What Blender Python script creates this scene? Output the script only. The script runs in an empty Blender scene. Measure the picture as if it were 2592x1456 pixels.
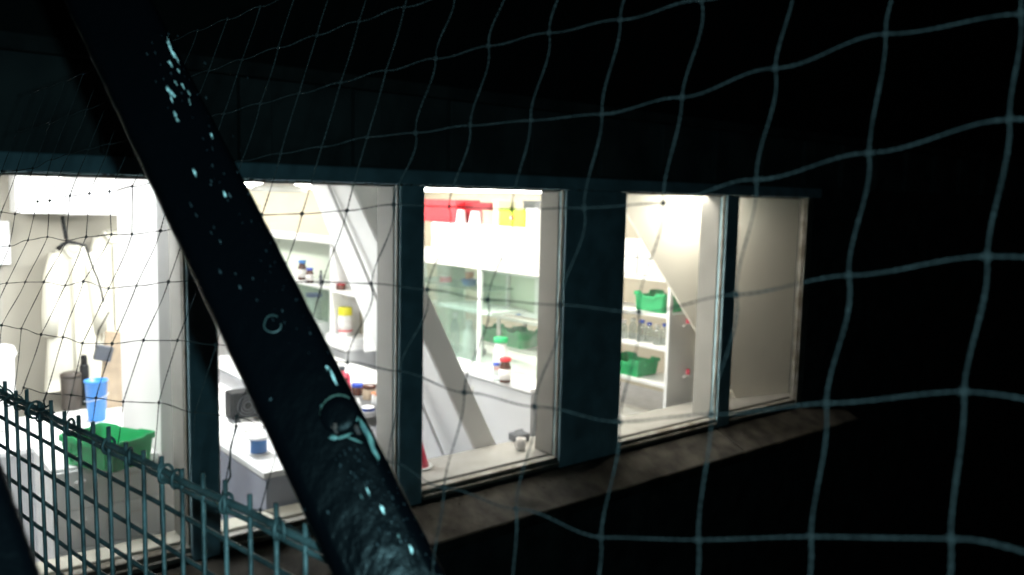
import bpy, bmesh, math, random
from mathutils import Vector, Matrix
random.seed(7)
sc = bpy.context.scene
COL = sc.collection
# ------------------------------------------------------------------ camera
F = 2100.0
EYE = Vector((0, -4, 2.43))
ax = Vector((2567, 168, -F)).normalized()
au = Vector((-(168*19700 - F*2100)/2567, 19700, 2100)).normalized()
ay = au.cross(ax)
ROT = Matrix((ax, ay, au))            # camera axes to world axes
cam = bpy.data.objects.new('camera', bpy.data.cameras.new('camera'))
cam.data.sensor_width = 36
cam.data.lens = 36*F/2592
cam.data.clip_start = 0.02
cam.data.clip_end = 400
cam.matrix_world = Matrix.Translation(EYE) @ ROT.to_4x4()
cam.data.dof.use_dof = True
cam.data.dof.focus_distance = 0.95
cam.data.dof.aperture_fstop = 8.0
COL.objects.link(cam)
sc.camera = cam
# ------------------------------------------------------------------ world: night
w = bpy.data.worlds.new('World'); sc.world = w; w.use_nodes = True
nt = w.node_tree; nt.nodes.clear()
sky = nt.nodes.new('ShaderNodeTexSky'); sky.sky_type = 'NISHITA'; sky.sun_disc = False
sky.sun_elevation = math.radians(20); sky.sun_rotation = math.radians(200)
bg = nt.nodes.new('ShaderNodeBackground'); bg.inputs['Strength'].default_value = 0.00018
wo = nt.nodes.new('ShaderNodeOutputWorld')
nt.links.new(sky.outputs[0], bg.inputs['Color']); nt.links.new(bg.outputs[0], wo.inputs['Surface'])
sun = bpy.data.objects.new('moonlight', bpy.data.lights.new('moonlight', 'SUN'))
sun.data.energy = 0.0015; sun.data.angle = math.radians(0.5); sun.data.color = (0.6, 0.85, 1)
sun.rotation_euler = (math.radians(70), 0, math.radians(20))
COL.objects.link(sun)
# the small torch of the person looking in: it stands at the eye and throws the strut's shadow on the wall
tor = bpy.data.objects.new('torch', bpy.data.lights.new('torch', 'POINT'))
tor.data.energy = 20; tor.data.color = (0.40, 0.88, 1.0); tor.data.shadow_soft_size = 0.004
tor.location = EYE + (ax*1 - ax*1) + ROT @ Vector((0.019, 0.004, 0.0))
COL.objects.link(tor)
sc.view_settings.view_transform = 'Standard'; sc.view_settings.look = 'None'
sc.view_settings.exposure = 0; sc.view_settings.gamma = 1
sc.view_settings.use_curve_mapping = False
sc.render.engine = 'CYCLES'
sc.cycles.use_denoising = True
sc.cycles.max_bounces = 8
sc.cycles.transparent_max_bounces = 16
sc.cycles.sample_clamp_indirect = 6
sc.render.film_transparent = False

# ------------------------------------------------------------------ survey helpers: sight lines to points at real distances
def ray(x, y): return ROT @ Vector((x-1296, 728-y, -F))
def onX(x, y, X): r = ray(x, y); return EYE + r*((X-EYE.x)/r.x)
def onY(x, y, Y): r = ray(x, y); return EYE + r*((Y-EYE.y)/r.y)
def onZ(x, y, Z): r = ray(x, y); return EYE + r*((Z-EYE.z)/r.z)
def onP(x, y, P, N): r = ray(x, y); return EYE + r*((P-EYE).dot(N)/r.dot(N))
def at(x, y, d): return EYE + ray(x, y)*(d/F)

# ------------------------------------------------------------------ materials
MATS = {}
def mat(name, col, rough=0.5, var=0.0, vscale=20, bump=0.0, bscale=60, metal=0, spec=0.5, col2=None, trans=0, detail=4):
    m = bpy.data.materials.new(name); m.use_nodes = True
    n = m.node_tree.nodes; l = m.node_tree.links; b = n['Principled BSDF']
    b.inputs['Base Color'].default_value = (*col, 1); b.inputs['Roughness'].default_value = rough
    b.inputs['Metallic'].default_value = metal; b.inputs['Specular IOR Level'].default_value = spec
    if var or col2 or bump:
        tc = n.new('ShaderNodeTexCoord')
    if var or col2:
        no = n.new('ShaderNodeTexNoise'); no.inputs['Scale'].default_value = vscale; no.inputs['Detail'].default_value = detail
        l.new(tc.outputs['Object'], no.inputs['Vector'])
        r = n.new('ShaderNodeValToRGB')
        c2 = col2 or tuple(c*(1-var) for c in col)
        r.color_ramp.elements[0].position = 0.35; r.color_ramp.elements[1].position = 0.65
        r.color_ramp.elements[0].color = (*c2, 1); r.color_ramp.elements[1].color = (*col, 1)
        l.new(no.outputs['Fac'], r.inputs['Fac']); l.new(r.outputs['Color'], b.inputs['Base Color'])
    if bump:
        n2 = n.new('ShaderNodeTexNoise'); n2.inputs['Scale'].default_value = bscale; n2.inputs['Detail'].default_value = 6
        l.new(tc.outputs['Object'], n2.inputs['Vector'])
        bp = n.new('ShaderNodeBump'); bp.inputs['Strength'].default_value = bump; bp.inputs['Distance'].default_value = 0.01
        l.new(n2.outputs['Fac'], bp.inputs['Height']); l.new(bp.outputs['Normal'], b.inputs['Normal'])
    MATS[name] = m
    return m
def glass(name, tint=(1, 1, 1), gloss=0.06, rough=0.02, mist=0.0):
    m = bpy.data.materials.new(name); m.use_nodes = True
    n = m.node_tree.nodes; l = m.node_tree.links; n.clear()
    t = n.new('ShaderNodeBsdfTransparent'); t.inputs[0].default_value = (*tint, 1)
    g = n.new('ShaderNodeBsdfGlossy'); g.inputs['Roughness'].default_value = rough
    mx = n.new('ShaderNodeMixShader'); mx.inputs[0].default_value = gloss
    o = n.new('ShaderNodeOutputMaterial')
    l.new(t.outputs[0], mx.inputs[1]); l.new(g.outputs[0], mx.inputs[2])
    last = mx
    if mist:
        d = n.new('ShaderNodeBsdfTranslucent'); d.inputs[0].default_value = (0.85, 0.9, 0.88, 1)
        tc = n.new('ShaderNodeTexCoord'); no = n.new('ShaderNodeTexNoise'); no.inputs['Scale'].default_value = 5; no.inputs['Detail'].default_value = 7
        mpn = n.new('ShaderNodeMapping'); mpn.inputs['Scale'].default_value = (1, 1, 0.5); l.new(tc.outputs['Object'], mpn.inputs[0]); l.new(mpn.outputs[0], no.inputs['Vector'])
        mr = n.new('ShaderNodeMapRange'); mr.inputs[1].default_value = 0.3; mr.inputs[2].default_value = 0.8
        mr.inputs[3].default_value = mist*0.5; mr.inputs[4].default_value = mist*1.8; l.new(no.outputs['Fac'], mr.inputs[0])
        m2 = n.new('ShaderNodeMixShader'); l.new(mr.outputs[0], m2.inputs[0])
        l.new(mx.outputs[0], m2.inputs[1]); l.new(d.outputs[0], m2.inputs[2]); last = m2
    l.new(last.outputs[0], o.inputs[0]); MATS[name] = m; return m
def emit(name, col, s):
    m = bpy.data.materials.new(name); m.use_nodes = True
    b = m.node_tree.nodes['Principled BSDF']; b.inputs['Base Color'].default_value = (0.8, 0.8, 0.8, 1)
    b.inputs['Emission Color'].default_value = (*col, 1); b.inputs['Emission Strength'].default_value = s
    return m
M_concrete = mat('weathered concrete', (0.10, 0.105, 0.10), 0.9, col2=(0.045, 0.05, 0.048), vscale=5, bump=0.5, bscale=25)
M_panel = mat('dark facade panel', (0.14, 0.155, 0.15), 0.7, col2=(0.07, 0.08, 0.08), vscale=3, bump=0.2, bscale=30)
M_post = mat('painted timber post', (0.44, 0.68, 0.77), 0.6, var=0.3, vscale=6, bump=0.25, bscale=18)
M_frame = mat('grimy window frame', (0.30, 0.29, 0.26), 0.55, col2=(0.14, 0.12, 0.09), vscale=9, bump=0.3, bscale=40)
M_sill = mat('dirty stone sill', (0.07, 0.062, 0.05), 0.95, col2=(0.016, 0.014, 0.010), vscale=6, bump=0.4, bscale=22, detail=9)
M_wallin = mat('cream wall paint', (0.60, 0.54, 0.42), 0.8, var=0.08, vscale=3)
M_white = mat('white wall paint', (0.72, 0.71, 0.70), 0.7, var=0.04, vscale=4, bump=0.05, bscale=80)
M_brace = mat('painted concrete brace', (0.82, 0.81, 0.79), 0.75, var=0.05, vscale=5, bump=0.1, bscale=60)
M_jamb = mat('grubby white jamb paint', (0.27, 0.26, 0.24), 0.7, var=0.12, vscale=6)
M_isill = mat('dull sill paint', (0.30, 0.285, 0.26), 0.6, var=0.15, vscale=8)
M_ceil = mat('ceiling white', (0.82, 0.80, 0.75), 0.9)
M_floor = mat('grey vinyl floor', (0.48, 0.49, 0.53), 0.35, var=0.2, vscale=8)
M_lam = mat('white laminate', (0.82, 0.82, 0.82), 0.35)
M_lamgrey = mat('blue grey cupboard front', (0.30, 0.32, 0.40), 0.3, var=0.15, vscale=6)
M_front = mat('dull cupboard front', (0.46, 0.46, 0.47), 0.45, var=0.06, vscale=5)
M_mint = mat('pale green cabinet back', (0.58, 0.64, 0.54), 0.6)
M_grey = mat('light grey metal', (0.55, 0.55, 0.51), 0.4)
M_green = mat('green plastic', (0.012, 0.36, 0.12), 0.35, bump=0.03)
M_dkgreen = mat('dark green plastic', (0.01, 0.20, 0.07), 0.4)
M_blue = mat('blue plastic', (0.015, 0.17, 0.52), 0.35)
M_dblue = mat('deep blue plastic', (0.01, 0.05, 0.42), 0.35)
M_black = mat('black plastic', (0.004, 0.004, 0.005), 0.7, spec=0.15)
M_brown = mat('brown glass', (0.07, 0.018, 0.008), 0.15)
M_dbrown = mat('dark brown leatherette', (0.035, 0.025, 0.018), 0.6)
M_red = mat('red plastic', (0.62, 0.01, 0.02), 0.4)
M_dred = mat('dark red card', (0.26, 0.008, 0.015), 0.6)
M_pink = mat('pink plastic', (0.70, 0.05, 0.11), 0.4)
M_yellow = mat('yellow plastic', (0.75, 0.68, 0.02), 0.4)
M_lime = mat('lime card', (0.42, 0.56, 0.01), 0.5)
M_orange = mat('orange plastic', (0.75, 0.16, 0.03), 0.4)
M_card = mat('cardboard', (0.42, 0.32, 0.22), 0.8, var=0.2)
M_coat = mat('cream cotton', (0.62, 0.59, 0.50), 0.95, var=0.06, vscale=6, bump=0.3, bscale=12)
M_dgrey = mat('dark grey plastic', (0.07, 0.075, 0.09), 0.5)
M_label = mat('paper label', (0.75, 0.72, 0.70), 0.7)
M_steel = mat('coated wire', (0.055, 0.075, 0.075), 0.5, col2=(0.012, 0.018, 0.018), vscale=40, bump=0.3, bscale=120)
M_net = mat('knotted twine', (0.015, 0.0155, 0.0155), 0.7, col2=(0.004, 0.005, 0.005), vscale=120, bump=0.8, bscale=500)
M_ground = mat('asphalt', (0.04, 0.04, 0.04), 0.9, var=0.3)
M_pane = glass('window glass', (0.97, 0.98, 0.97), 0.04, 0.02, mist=0.013)
M_cabglass = glass('cabinet glass', (0.74, 0.82, 0.78), 0.08, 0.05, mist=0.16)
M_bottle = glass('bottle glass', (0.80, 0.84, 0.83), 0.14, 0.08, mist=0.18)
M_tube = emit('luminaire diffuser', (1.0, 0.98, 0.95), 30)
# black peeling paint on the strut
def black_paint():
    m = bpy.data.materials.new('thick black paint'); m.use_nodes = True
    n = m.node_tree.nodes; l = m.node_tree.links; b = n['Principled BSDF']
    b.inputs['Base Color'].default_value = (0.0010, 0.0012, 0.0017, 1)
    b.inputs['Specular IOR Level'].default_value = 0.035
    tc = n.new('ShaderNodeTexCoord')
    no = n.new('ShaderNodeTexNoise'); no.inputs['Scale'].default_value = 120; no.inputs['Detail'].default_value = 6
    mp = n.new('ShaderNodeMapping'); mp.inputs['Scale'].default_value = (1, 1, 0.55)
    l.new(tc.outputs['Object'], mp.inputs['Vector']); l.new(mp.outputs[0], no.inputs['Vector'])
    bp = n.new('ShaderNodeBump'); bp.inputs['Strength'].default_value = 0.7; bp.inputs['Distance'].default_value = 0.0012
    l.new(no.outputs['Fac'], bp.inputs['Height']); l.new(bp.outputs['Normal'], b.inputs['Normal'])
    n3 = n.new('ShaderNodeTexNoise'); n3.inputs['Scale'].default_value = 14; l.new(tc.outputs['Object'], n3.inputs['Vector'])
    mr = n.new('ShaderNodeMapRange'); mr.inputs[3].default_value = 0.16; mr.inputs[4].default_value = 0.45
    l.new(n3.outputs['Fac'], mr.inputs[0]); l.new(mr.outputs[0], b.inputs['Roughness'])
    return m
M_black_paint = black_paint()
M_glint = mat('pale painted glint', (0.42, 0.5, 0.46), 0.3, col2=(0.12, 0.16, 0.15), vscale=300, bump=0.8, bscale=400)  # pale colour standing in for glints on the black paint
M_rust = mat('rust primer', (0.05, 0.018, 0.012), 0.8, col2=(0.02, 0.01, 0.01), vscale=300)

# ------------------------------------------------------------------ mesh helpers
def obj(name, bm, m, parent=None, smooth=False):
    me = bpy.data.meshes.new(name); bm.normal_update(); bm.to_mesh(me); bm.free()
    if isinstance(m, (list, tuple)):
        for x in m: me.materials.append(x)
    else: me.materials.append(m)
    if smooth:
        for p in me.polygons: p.use_smooth = True
    o = bpy.data.objects.new(name, me); COL.objects.link(o)
    if parent is not None: o.parent = parent; o.matrix_parent_inverse = Matrix.Translation(-Vector(parent.location))
    return o
def tag(o, label=None, cat=None, group=None, kind=None):
    if label: o['label'] = label
    if cat: o['category'] = cat
    if group: o['group'] = group
    if kind: o['kind'] = kind
    return o
def thing(name, label, cat, loc=(0, 0, 0), group=None):
    o = bpy.data.objects.new(name, None); COL.objects.link(o); o.location = Vector(loc); o.empty_display_size = 0.05
    return tag(o, label, cat, group)
def box_bm(p0, p1, bev=0.0, bm=None, seg=1):
    bm2 = bmesh.new()
    bmesh.ops.create_cube(bm2, size=1)
    a = Vector(p0); b = Vector(p1)
    for v in bm2.verts:
        v.co = Vector(((a[i]+b[i])/2 + v.co[i]*abs(b[i]-a[i]) for i in range(3)))
    if bev: bmesh.ops.bevel(bm2, geom=bm2.edges[:], offset=bev, segments=seg, affect='EDGES', profile=0.6)
    if bm is None: return bm2
    me = bpy.data.meshes.new('t'); bm2.to_mesh(me); bm2.free(); bm.from_mesh(me); bpy.data.meshes.remove(me)
    return bm
def prism_bm(poly, d0, d1, axis='Y', bev=0.0):
    """poly: list of 2D points; extruded along an axis from d0 to d1"""
    bm = bmesh.new()
    def P(p, d): return {'Y': (p[0], d, p[1]), 'X': (d, p[0], p[1]), 'Z': (p[0], p[1], d)}[axis]
    a = [bm.verts.new(P(p, d0)) for p in poly]; b = [bm.verts.new(P(p, d1)) for p in poly]
    bm.faces.new(a); bm.faces.new(b[::-1])
    k = len(poly)
    for i in range(k): bm.faces.new((a[i], b[i], b[(i+1) % k], a[(i+1) % k]))
    bmesh.ops.recalc_face_normals(bm, faces=bm.faces)
    if bev: bmesh.ops.bevel(bm, geom=bm.edges[:], offset=bev, segments=2, affect='EDGES')
    return bm
def tube_bm(pts, r, sides=6, bm=None, cap=True):
    bm = bm or bmesh.new(); pts = [Vector(p) for p in pts]; rings = []
    prev = None
    for i, p in enumerate(pts):
        t = (pts[min(i+1, len(pts)-1)] - pts[max(i-1, 0)]).normalized()
        if prev is None:
            prev = t.cross(Vector((0.31, 0.2, 0.93))).normalized()
        n = (prev - t*prev.dot(t)).normalized(); prev = n; b = t.cross(n)
        rr = r[i] if isinstance(r, (list, tuple)) else r
        rings.append([bm.verts.new(p + (n*math.cos(a)+b*math.sin(a))*rr) for a in [2*math.pi*k/sides for k in range(sides)]])
    for i in range(len(rings)-1):
        for k in range(sides):
            bm.faces.new((rings[i][k], rings[i][(k+1) % sides], rings[i+1][(k+1) % sides], rings[i+1][k]))
    if cap:
        bm.faces.new(rings[0][::-1]); bm.faces.new(rings[-1])
    return bm
def lathe_bm(prof, loc=(0, 0, 0), seg=20, bm=None):
    bm = bm or bmesh.new(); L = Vector(loc); rings = []
    for r, z in prof:
        rings.append([bm.verts.new(L + Vector((max(r, 1e-4)*math.cos(2*math.pi*k/seg), max(r, 1e-4)*math.sin(2*math.pi*k/seg), z))) for k in range(seg)])
    for i in range(len(rings)-1):
        for k in range(seg): bm.faces.new((rings[i][k], rings[i][(k+1) % seg], rings[i+1][(k+1) % seg], rings[i+1][k]))
    bm.faces.new(rings[0][::-1]); bm.faces.new(rings[-1])
    return bm

# ================================================================== SETTING OUTSIDE
g = obj('ground', box_bm((-150, -150, -3.2), (200, 200, -3.0)), M_ground); tag(g, kind='structure')

# ================================================================== BUILDING (outside shell + rooms)
B = thing('laboratory_building', 'dark facade with a lit ribbon of laboratory windows seen at night', 'building', (0, 0, 0))
TOP, BOT = 2.497, 0.715          # window head and pane foot
XL, XR = -2.4, 6.61
# wall below the sill and above the head, wall at right
obj('lower_wall', box_bm((-14, 0.0, -3.0), (22, 0.22, 0.56)), M_concrete, B)
obj('end_wall', box_bm((6.80, 0.0, 0.56), (22, 0.22, 2.58)), M_concrete, B)
obj('left_wall', box_bm((-14, 0.0, 0.56), (-2.6, 0.22, 2.58)), M_concrete, B)
lint = obj('lintel', box_bm((-2.6, -0.03, TOP), (6.80, 0.20, TOP+0.083), 0.006), M_post, B)
# small drips and flaked bits along the lintel's lower edge
bm = bmesh.new()
for i in range(70):
    x = random.uniform(0.2, 6.5); s = random.uniform(0.004, 0.014)
    v = [bm.verts.new((x+dx, -0.03+dy, TOP-dz)) for dx, dy, dz in ((-s, 0, -0.004), (s*1.2, 0, -0.004), (s*0.2, 0.004, s*random.uniform(.3, 1.2)), (0, 0.012, -0.004))]
    for f in ((0, 1, 2), (1, 3, 2), (3, 0, 2), (0, 3, 1)): bm.faces.new([v[k] for k in f])
o = obj('flaking_edge', bm, M_frame, lint); o['kind'] = 'stuff'
obj('spandrel', box_bm((-14, 0.03, TOP+0.083), (22, 0.22, 3.02)), M_panel, B)
for i in range(26):              # upright ribs and recessed panels over the windows
    x = -3.4+i*0.62
    obj('spandrel_rib', box_bm((x, -0.02, TOP+0.095), (x+0.16, 0.028, 2.985), 0.004), M_panel, B)
obj('string_course', box_bm((-14, -0.05, 2.99), (22, 0.02, 3.06), 0.006), M_concrete, B)
obj('upper_wall', box_bm((-14, 0.05, 3.06), (22, 0.22, 9)), mat('sooty dark cladding', (0.022, 0.024, 0.022), 0.8, var=0.4, vscale=2), B)
obj('roof', box_bm((-14, 0.0, 9), (22, 14, 9.2)), M_concrete, B)
# sill: sloping stone ledge, in lengths
sl = [(-0.30, 0.425), (-0.30, 0.50), (-0.27, 0.515), (0.0, 0.635), (0.10, 0.64), (0.10, 0.425)]
edges = [-3.0, 1.15, 5.45, 7.2]
for a, b in zip(edges[:-1], edges[1:]):
    bm = prism_bm([(p[0], p[1]) for p in sl], a+0.004, b-0.004, 'X', 0.006)
    obj('sill_stone', bm, M_sill, B)
# grime and moss lumps lying on the sill
bm = bmesh.new()
for i in range(130):
    x = random.uniform(1.2, 6.7); t = random.random()**1.6; y = -0.26*t-0.004; z = 0.635+y*0.444
    s = random.uniform(0.002, 0.009)
    r = Matrix.Rotation(random.uniform(0, 6.28), 4, 'Z')
    T = Matrix.Translation((x, y, z)) @ r @ Matrix.Diagonal((s*random.uniform(1, 3.5), s, s*0.35, 1))
    bmesh.ops.create_icosphere(bm, subdivisions=1, radius=1, matrix=T)
o = obj('moss', bm, mat('moss and grit', (0.045, 0.04, 0.022), 0.95, col2=(0.02, 0.02, 0.012), vscale=40), B); o['kind'] = 'stuff'
# window frame foot rails, head rails
posts = [(-1.05, -0.90), (0.02, 0.16), (1.294, 1.434), (2.471, 2.631), (3.733, 4.31), (5.462, 5.62)]
for a, b in posts:
    p = obj('post', box_bm((a, -0.012, 0.6), (b, 0.056, TOP-0.002), 0.004), M_post, B)
spans = []
xs = [-2.4] + [v for p in posts for v in p] + [6.61]
for k in range(0, len(xs), 2): spans.append((xs[k], xs[k+1]))
for a, b in spans:
    W = obj('window_frame', box_bm((a+0.002, -0.004, 0.642), (b-0.002, 0.055, BOT-0.012), 0.005), M_frame, B)
    obj('glazing_bead', box_bm((a+0.003, -0.022, 0.642), (b-0.003, -0.006, 0.672), 0.005), M_frame, W)
    obj('head_rail', box_bm((a+0.03, 0.012, TOP-0.014), (b-0.03, 0.05, TOP-0.001), 0.003), M_frame, W)
    obj('stile', box_bm((b-0.012, 0.006, BOT-0.010), (b-0.001, 0.03, TOP-0.002), 0.003), M_frame, W)
    obj('stile', box_bm((a+0.001, 0.006, BOT-0.010), (a+0.012, 0.03, TOP-0.002), 0.003), M_frame, W)
    obj('pane', box_bm((a+0.013, 0.018, BOT-0.009), (b-0.013, 0.022, TOP-0.015)), M_pane, W)
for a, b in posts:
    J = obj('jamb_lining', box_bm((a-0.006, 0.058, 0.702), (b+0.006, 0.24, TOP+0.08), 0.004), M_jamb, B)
obj('end_jamb', box_bm((6.61, -0.012, 0.6), (6.70, 0.056, TOP-0.002), 0.004), M_frame, B)
obj('end_jamb', box_bm((6.702, -0.016, 0.6), (6.80, 0.056, TOP-0.002), 0.004), M_concrete, B)
# inside shell
RX0, RX1, RY1 = -3.0, 8.2, 9.0
o = obj('floor', box_bm((RX0, 0.22, -0.1), (RX1, RY1, 0.0)), M_floor); tag(o, kind='structure')
o = obj('ceiling', box_bm((RX0, 0.22, 2.62), (RX1, RY1, 2.75)), M_ceil); tag(o, kind='structure')
o = obj('wall_back', box_bm((RX0-0.1, RY1, -0.1), (RX1+0.1, RY1+0.12, 2.75)), M_wallin); tag(o, kind='structure')
o = obj('wall_right', box_bm((RX1, 0.222, -0.1), (RX1+0.12, RY1, 2.75)), M_wallin); tag(o, kind='structure')
o = obj('wall_left', box_bm((RX0-0.12, 0.222, -0.1), (RX0, RY1, 2.75)), M_wallin); tag(o, kind='structure')
obj('inner_sill', box_bm((-2.6, 0.102, 0.64), (2.50, 0.25, 0.700), 0.004), M_coat, B)
obj('inner_sill', box_bm((2.503, 0.102, 0.64), (6.8, 0.48, 0.700), 0.004), M_isill, B)
obj('inner_lintel', box_bm((1.4, 0.242, TOP+0.085), (RX1, 0.26, 2.62)), M_ceil, B)
# braces and stub partition
z0, z1 = 0.30, 2.615
mx = lambda z: 2.949-(z-1.531)*0.535
bmb = bmesh.new()
ring0 = [(mx(z1), 0.5, z1), (mx(z1)+0.20, 0.5, z1), (mx(z0)+0.20, 0.5, z0), (mx(z0), 0.5, z0)]
b0_, b1_ = onY(785, 470, 1.04), onY(1060, 1162, 1.5)
bk = lambda z: b0_+(b1_-b0_)*((b0_.z-z)/(b0_.z-b1_.z))
ba, bb_ = bk(z1), bk(0.1)
ring1 = [ba, (mx(z1)+0.20, ba.y, z1), (mx(z0)+0.20, bb_.y, 0.1), bb_]
va = [bmb.verts.new(p) for p in ring0]; vb = [bmb.verts.new(p) for p in ring1]
bmb.faces.new(va); bmb.faces.new(vb[::-1])
for i in range(4): bmb.faces.new((va[i], vb[i], vb[(i+1) % 4], va[(i+1) % 4]))
bmesh.ops.recalc_face_normals(bmb, faces=bmb.faces)
bmesh.ops.bevel(bmb, geom=bmb.edges[:], offset=0.008, segments=2, affect='EDGES')
brace = obj('diagonal_brace', bmb, M_brace, B)
# thin conduit added to give the stripe of shade down the brace's side
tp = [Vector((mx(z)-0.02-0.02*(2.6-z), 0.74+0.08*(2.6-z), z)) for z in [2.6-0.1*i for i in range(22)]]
obj('shadow_rod', tube_bm(tp, 0.012, 8), M_white, brace, True)
wpt, wn = Vector((6.66, 0.22, 1)), Vector((-0.25, -1, 0)).normalized()
pl = lambda x, y: onP(x, y, wpt, wn)
pa, pb = pl(1590, 545), pl(1850, 985)
up = (pa-pb)/(pa.z-pb.z)
corners = [pa+up*(2.6-pa.z), wpt+Vector((0.30, -0.075, 1.6)), wpt+Vector((0.30, -0.075, -0.299)), pb+up*(0.701-pb.z)]
bmp = bmesh.new(); va = [bmp.verts.new(p) for p in corners]; vb = [bmp.verts.new(p-wn*0.03) for p in corners]
bmp.faces.new(va); bmp.faces.new(vb[::-1])
for i in range(4): bmp.faces.new((va[i], vb[i], vb[(i+1) % 4], va[(i+1) % 4]))
bmesh.ops.recalc_face_normals(bmp, faces=bmp.faces)
obj('sloping_panel', bmp, mat('cream painted panel', (0.80, 0.755, 0.66), 0.75, var=0.04, vscale=5), B)
xs0, xs1 = onY(400, 800, 0.40).x, onY(436, 800, 0.40).x
obj('stub_partition', box_bm((xs0, 0.40, 0.0), (xs1, onX(303, 800, xs0).y, 2.615), 0.004), M_white, B)
# partition behind the lab coats
pw = thing('partition_wall', 'cream partition wall behind the hanging lab coats', 'wall', (0.5, 2.75, 0))
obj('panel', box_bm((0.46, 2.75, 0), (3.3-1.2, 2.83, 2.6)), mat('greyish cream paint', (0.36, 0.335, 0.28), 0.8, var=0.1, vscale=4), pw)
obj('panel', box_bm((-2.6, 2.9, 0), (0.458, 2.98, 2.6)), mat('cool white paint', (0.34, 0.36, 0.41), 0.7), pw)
obj('door_trim', box_bm((0.46, 2.715, 0), (0.60, 2.748, 2.3), 0.004), M_coat, pw)

# ================================================================== LIGHT FITTINGS INSIDE
def luminaire(p0, p1, watts, label, tilt=(0, 0, 0), col=(1.0, 0.99, 0.95)):
    c = (Vector(p0)+Vector(p1))/2
    t = thing('ceiling_luminaire', label, 'light fitting', (c.x, c.y, p1[2]), 'fluorescent ceiling luminaires')
    obj('housing', box_bm((p0[0], p0[1], p1[2]-0.02), p1, 0.004), M_lam, t)
    obj('diffuser', box_bm((p0[0]+0.01, p0[1]+0.01, p0[2]-0.01), (p1[0]-0.01, p1[1]-0.01, p1[2]-0.022), 0.003), M_tube, t)
    L = bpy.data.lights.new('lamp', 'AREA'); L.shape = 'RECTANGLE'; L.size = abs(p1[0]-p0[0]); L.size_y = abs(p1[1]-p0[1])
    L.energy = watts; L.color = col
    o = bpy.data.objects.new('lamp', L); COL.objects.link(o); o.location = (c.x, c.y, p0[2]-0.014); o.rotation_euler = tilt
    o.parent = t; o.matrix_parent_inverse = Matrix.Translation(-t.location)
    return t
luminaire((3.85, 1.2, 2.52), (4.0, 3.4, 2.62), 46, 'strip light over the aisle before the glass cabinet')
luminaire((2.9, 4.6, 2.52), (3.05, 8.3, 2.62), 55, 'strip light far back above the reagent shelves')
luminaire((3.3, 7.6, 2.53), (7.4, 7.7, 2.62), 45, 'added cross strip light brightening the far cream wall', tilt=(math.radians(65), 0, 0))  # extra lamp, tilted to lift the dark top of the far wall
luminaire((7.0, 3.6, 2.53), (7.1, 8.0, 2.62), 40, 'added strip light brightening the right hand cream wall', tilt=(0, math.radians(-60), 0))  # extra lamp, tilted to lift the dark right wall
luminaire((5.15, 0.9, 2.54), (5.27, 2.6, 2.62), 26, 'strip light over the white storage rack', col=(1, .93, .80))
luminaire((0.1, 1.0, 2.54), (0.25, 2.3, 2.62), 17, 'strip light in front of the lab coats')
luminaire((1.75, 1.3, 2.54), (1.9, 3.0, 2.62), 120, 'strip light above the long white bench', col=(.90, .95, 1))
luminaire((-0.4, 0.205, 2.585), (0.95, 0.235, 2.618), 48, 'added slim fill light hidden behind the head of the left window', tilt=(math.radians(38), 0, 0), col=(.95, .97, 1))  # unseen fill lamp, added for the drawer fronts and stub partition
luminaire((3.85, 0.42, 2.55), (4.27, 0.60, 2.618), 25, 'added square fill light hidden behind the head of the wide post', col=(1, .93, .82))  # unseen lamp added to light the sloping panel from the left
luminaire((5.30, 0.25, 2.575), (5.85, 0.29, 2.618), 13, 'added tiny fill light hidden behind the head of the last slim post', col=(1, .93, .82))  # another unseen lamp, added to even out the panel's far end
# bulkhead lit at left
a = onY(50, 466, 2.3); b = onY(162, 541, 2.3)
lb = thing('box_light', 'square white box light glowing above the lab coats', 'light fitting', (a.x, 2.3, b.z))
obj('diffuser', box_bm((a.x, 2.3, b.z), (b.x, 2.42, 2.56), 0.006), emit('box diffuser', (1, 1, 1), 1.3), lb)
obj('housing', box_bm((a.x-0.01, 2.42, b.z), (b.x+0.01, 2.66, 2.6), 0.006), M_lam, lb)
b2 = onY(302, 545, 2.3)
tag(obj('air_duct', box_bm((b.x+0.01, 2.32, b2.z), (b2.x+0.35, 2.66, 2.60), 0.008), M_white), 'white boxed duct running right from the square box light', 'duct')
# round lamp under ceiling
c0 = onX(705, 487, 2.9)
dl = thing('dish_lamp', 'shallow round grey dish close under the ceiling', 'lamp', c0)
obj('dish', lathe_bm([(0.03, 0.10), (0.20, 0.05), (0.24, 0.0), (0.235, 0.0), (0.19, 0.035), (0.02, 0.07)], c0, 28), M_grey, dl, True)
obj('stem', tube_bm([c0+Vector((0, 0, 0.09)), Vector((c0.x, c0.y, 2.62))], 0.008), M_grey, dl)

# ================================================================== FURNITURE
def bench(label, x0, x1, y0, y1, z, front=M_front, top=M_lam, doors=0, th=0.035, side='x'):
    t = thing('bench', label, 'bench', ((x0+x1)/2, (y0+y1)/2, 0))
    obj('worktop', box_bm((x0, y0, z-th), (x1, y1, z), 0.004), top, t)
    obj('carcass', box_bm((x0+0.035, y0+0.01, 0.1), (x1-0.02, y1-0.01, z-th-0.002)), front, t)
    n = doors
    for i in range(n):
        a = y0+0.01+(y1-y0-0.02)*i/n; b = y0+0.01+(y1-y0-0.02)*(i+1)/n
        d = obj('door', box_bm((x0+0.016, a+0.003, 0.12), (x0+0.034, b-0.003, z-th-0.02), 0.002), front, t)
        obj('handle', box_bm((x0+0.004, b-0.05, z-0.26), (x0+0.015, b-0.035, z-0.12), 0.002), M_grey, d)
    return t
bench('long white bench with blue grey front and a wire spool on it', 1.78, 2.38, 0.27, 6.6, 0.90, front=M_lamgrey, doors=7)
bench('white bench carrying the reagent shelves far inside', 4.02, 5.0, 3.55, 8.6, 0.87, doors=6)
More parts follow.
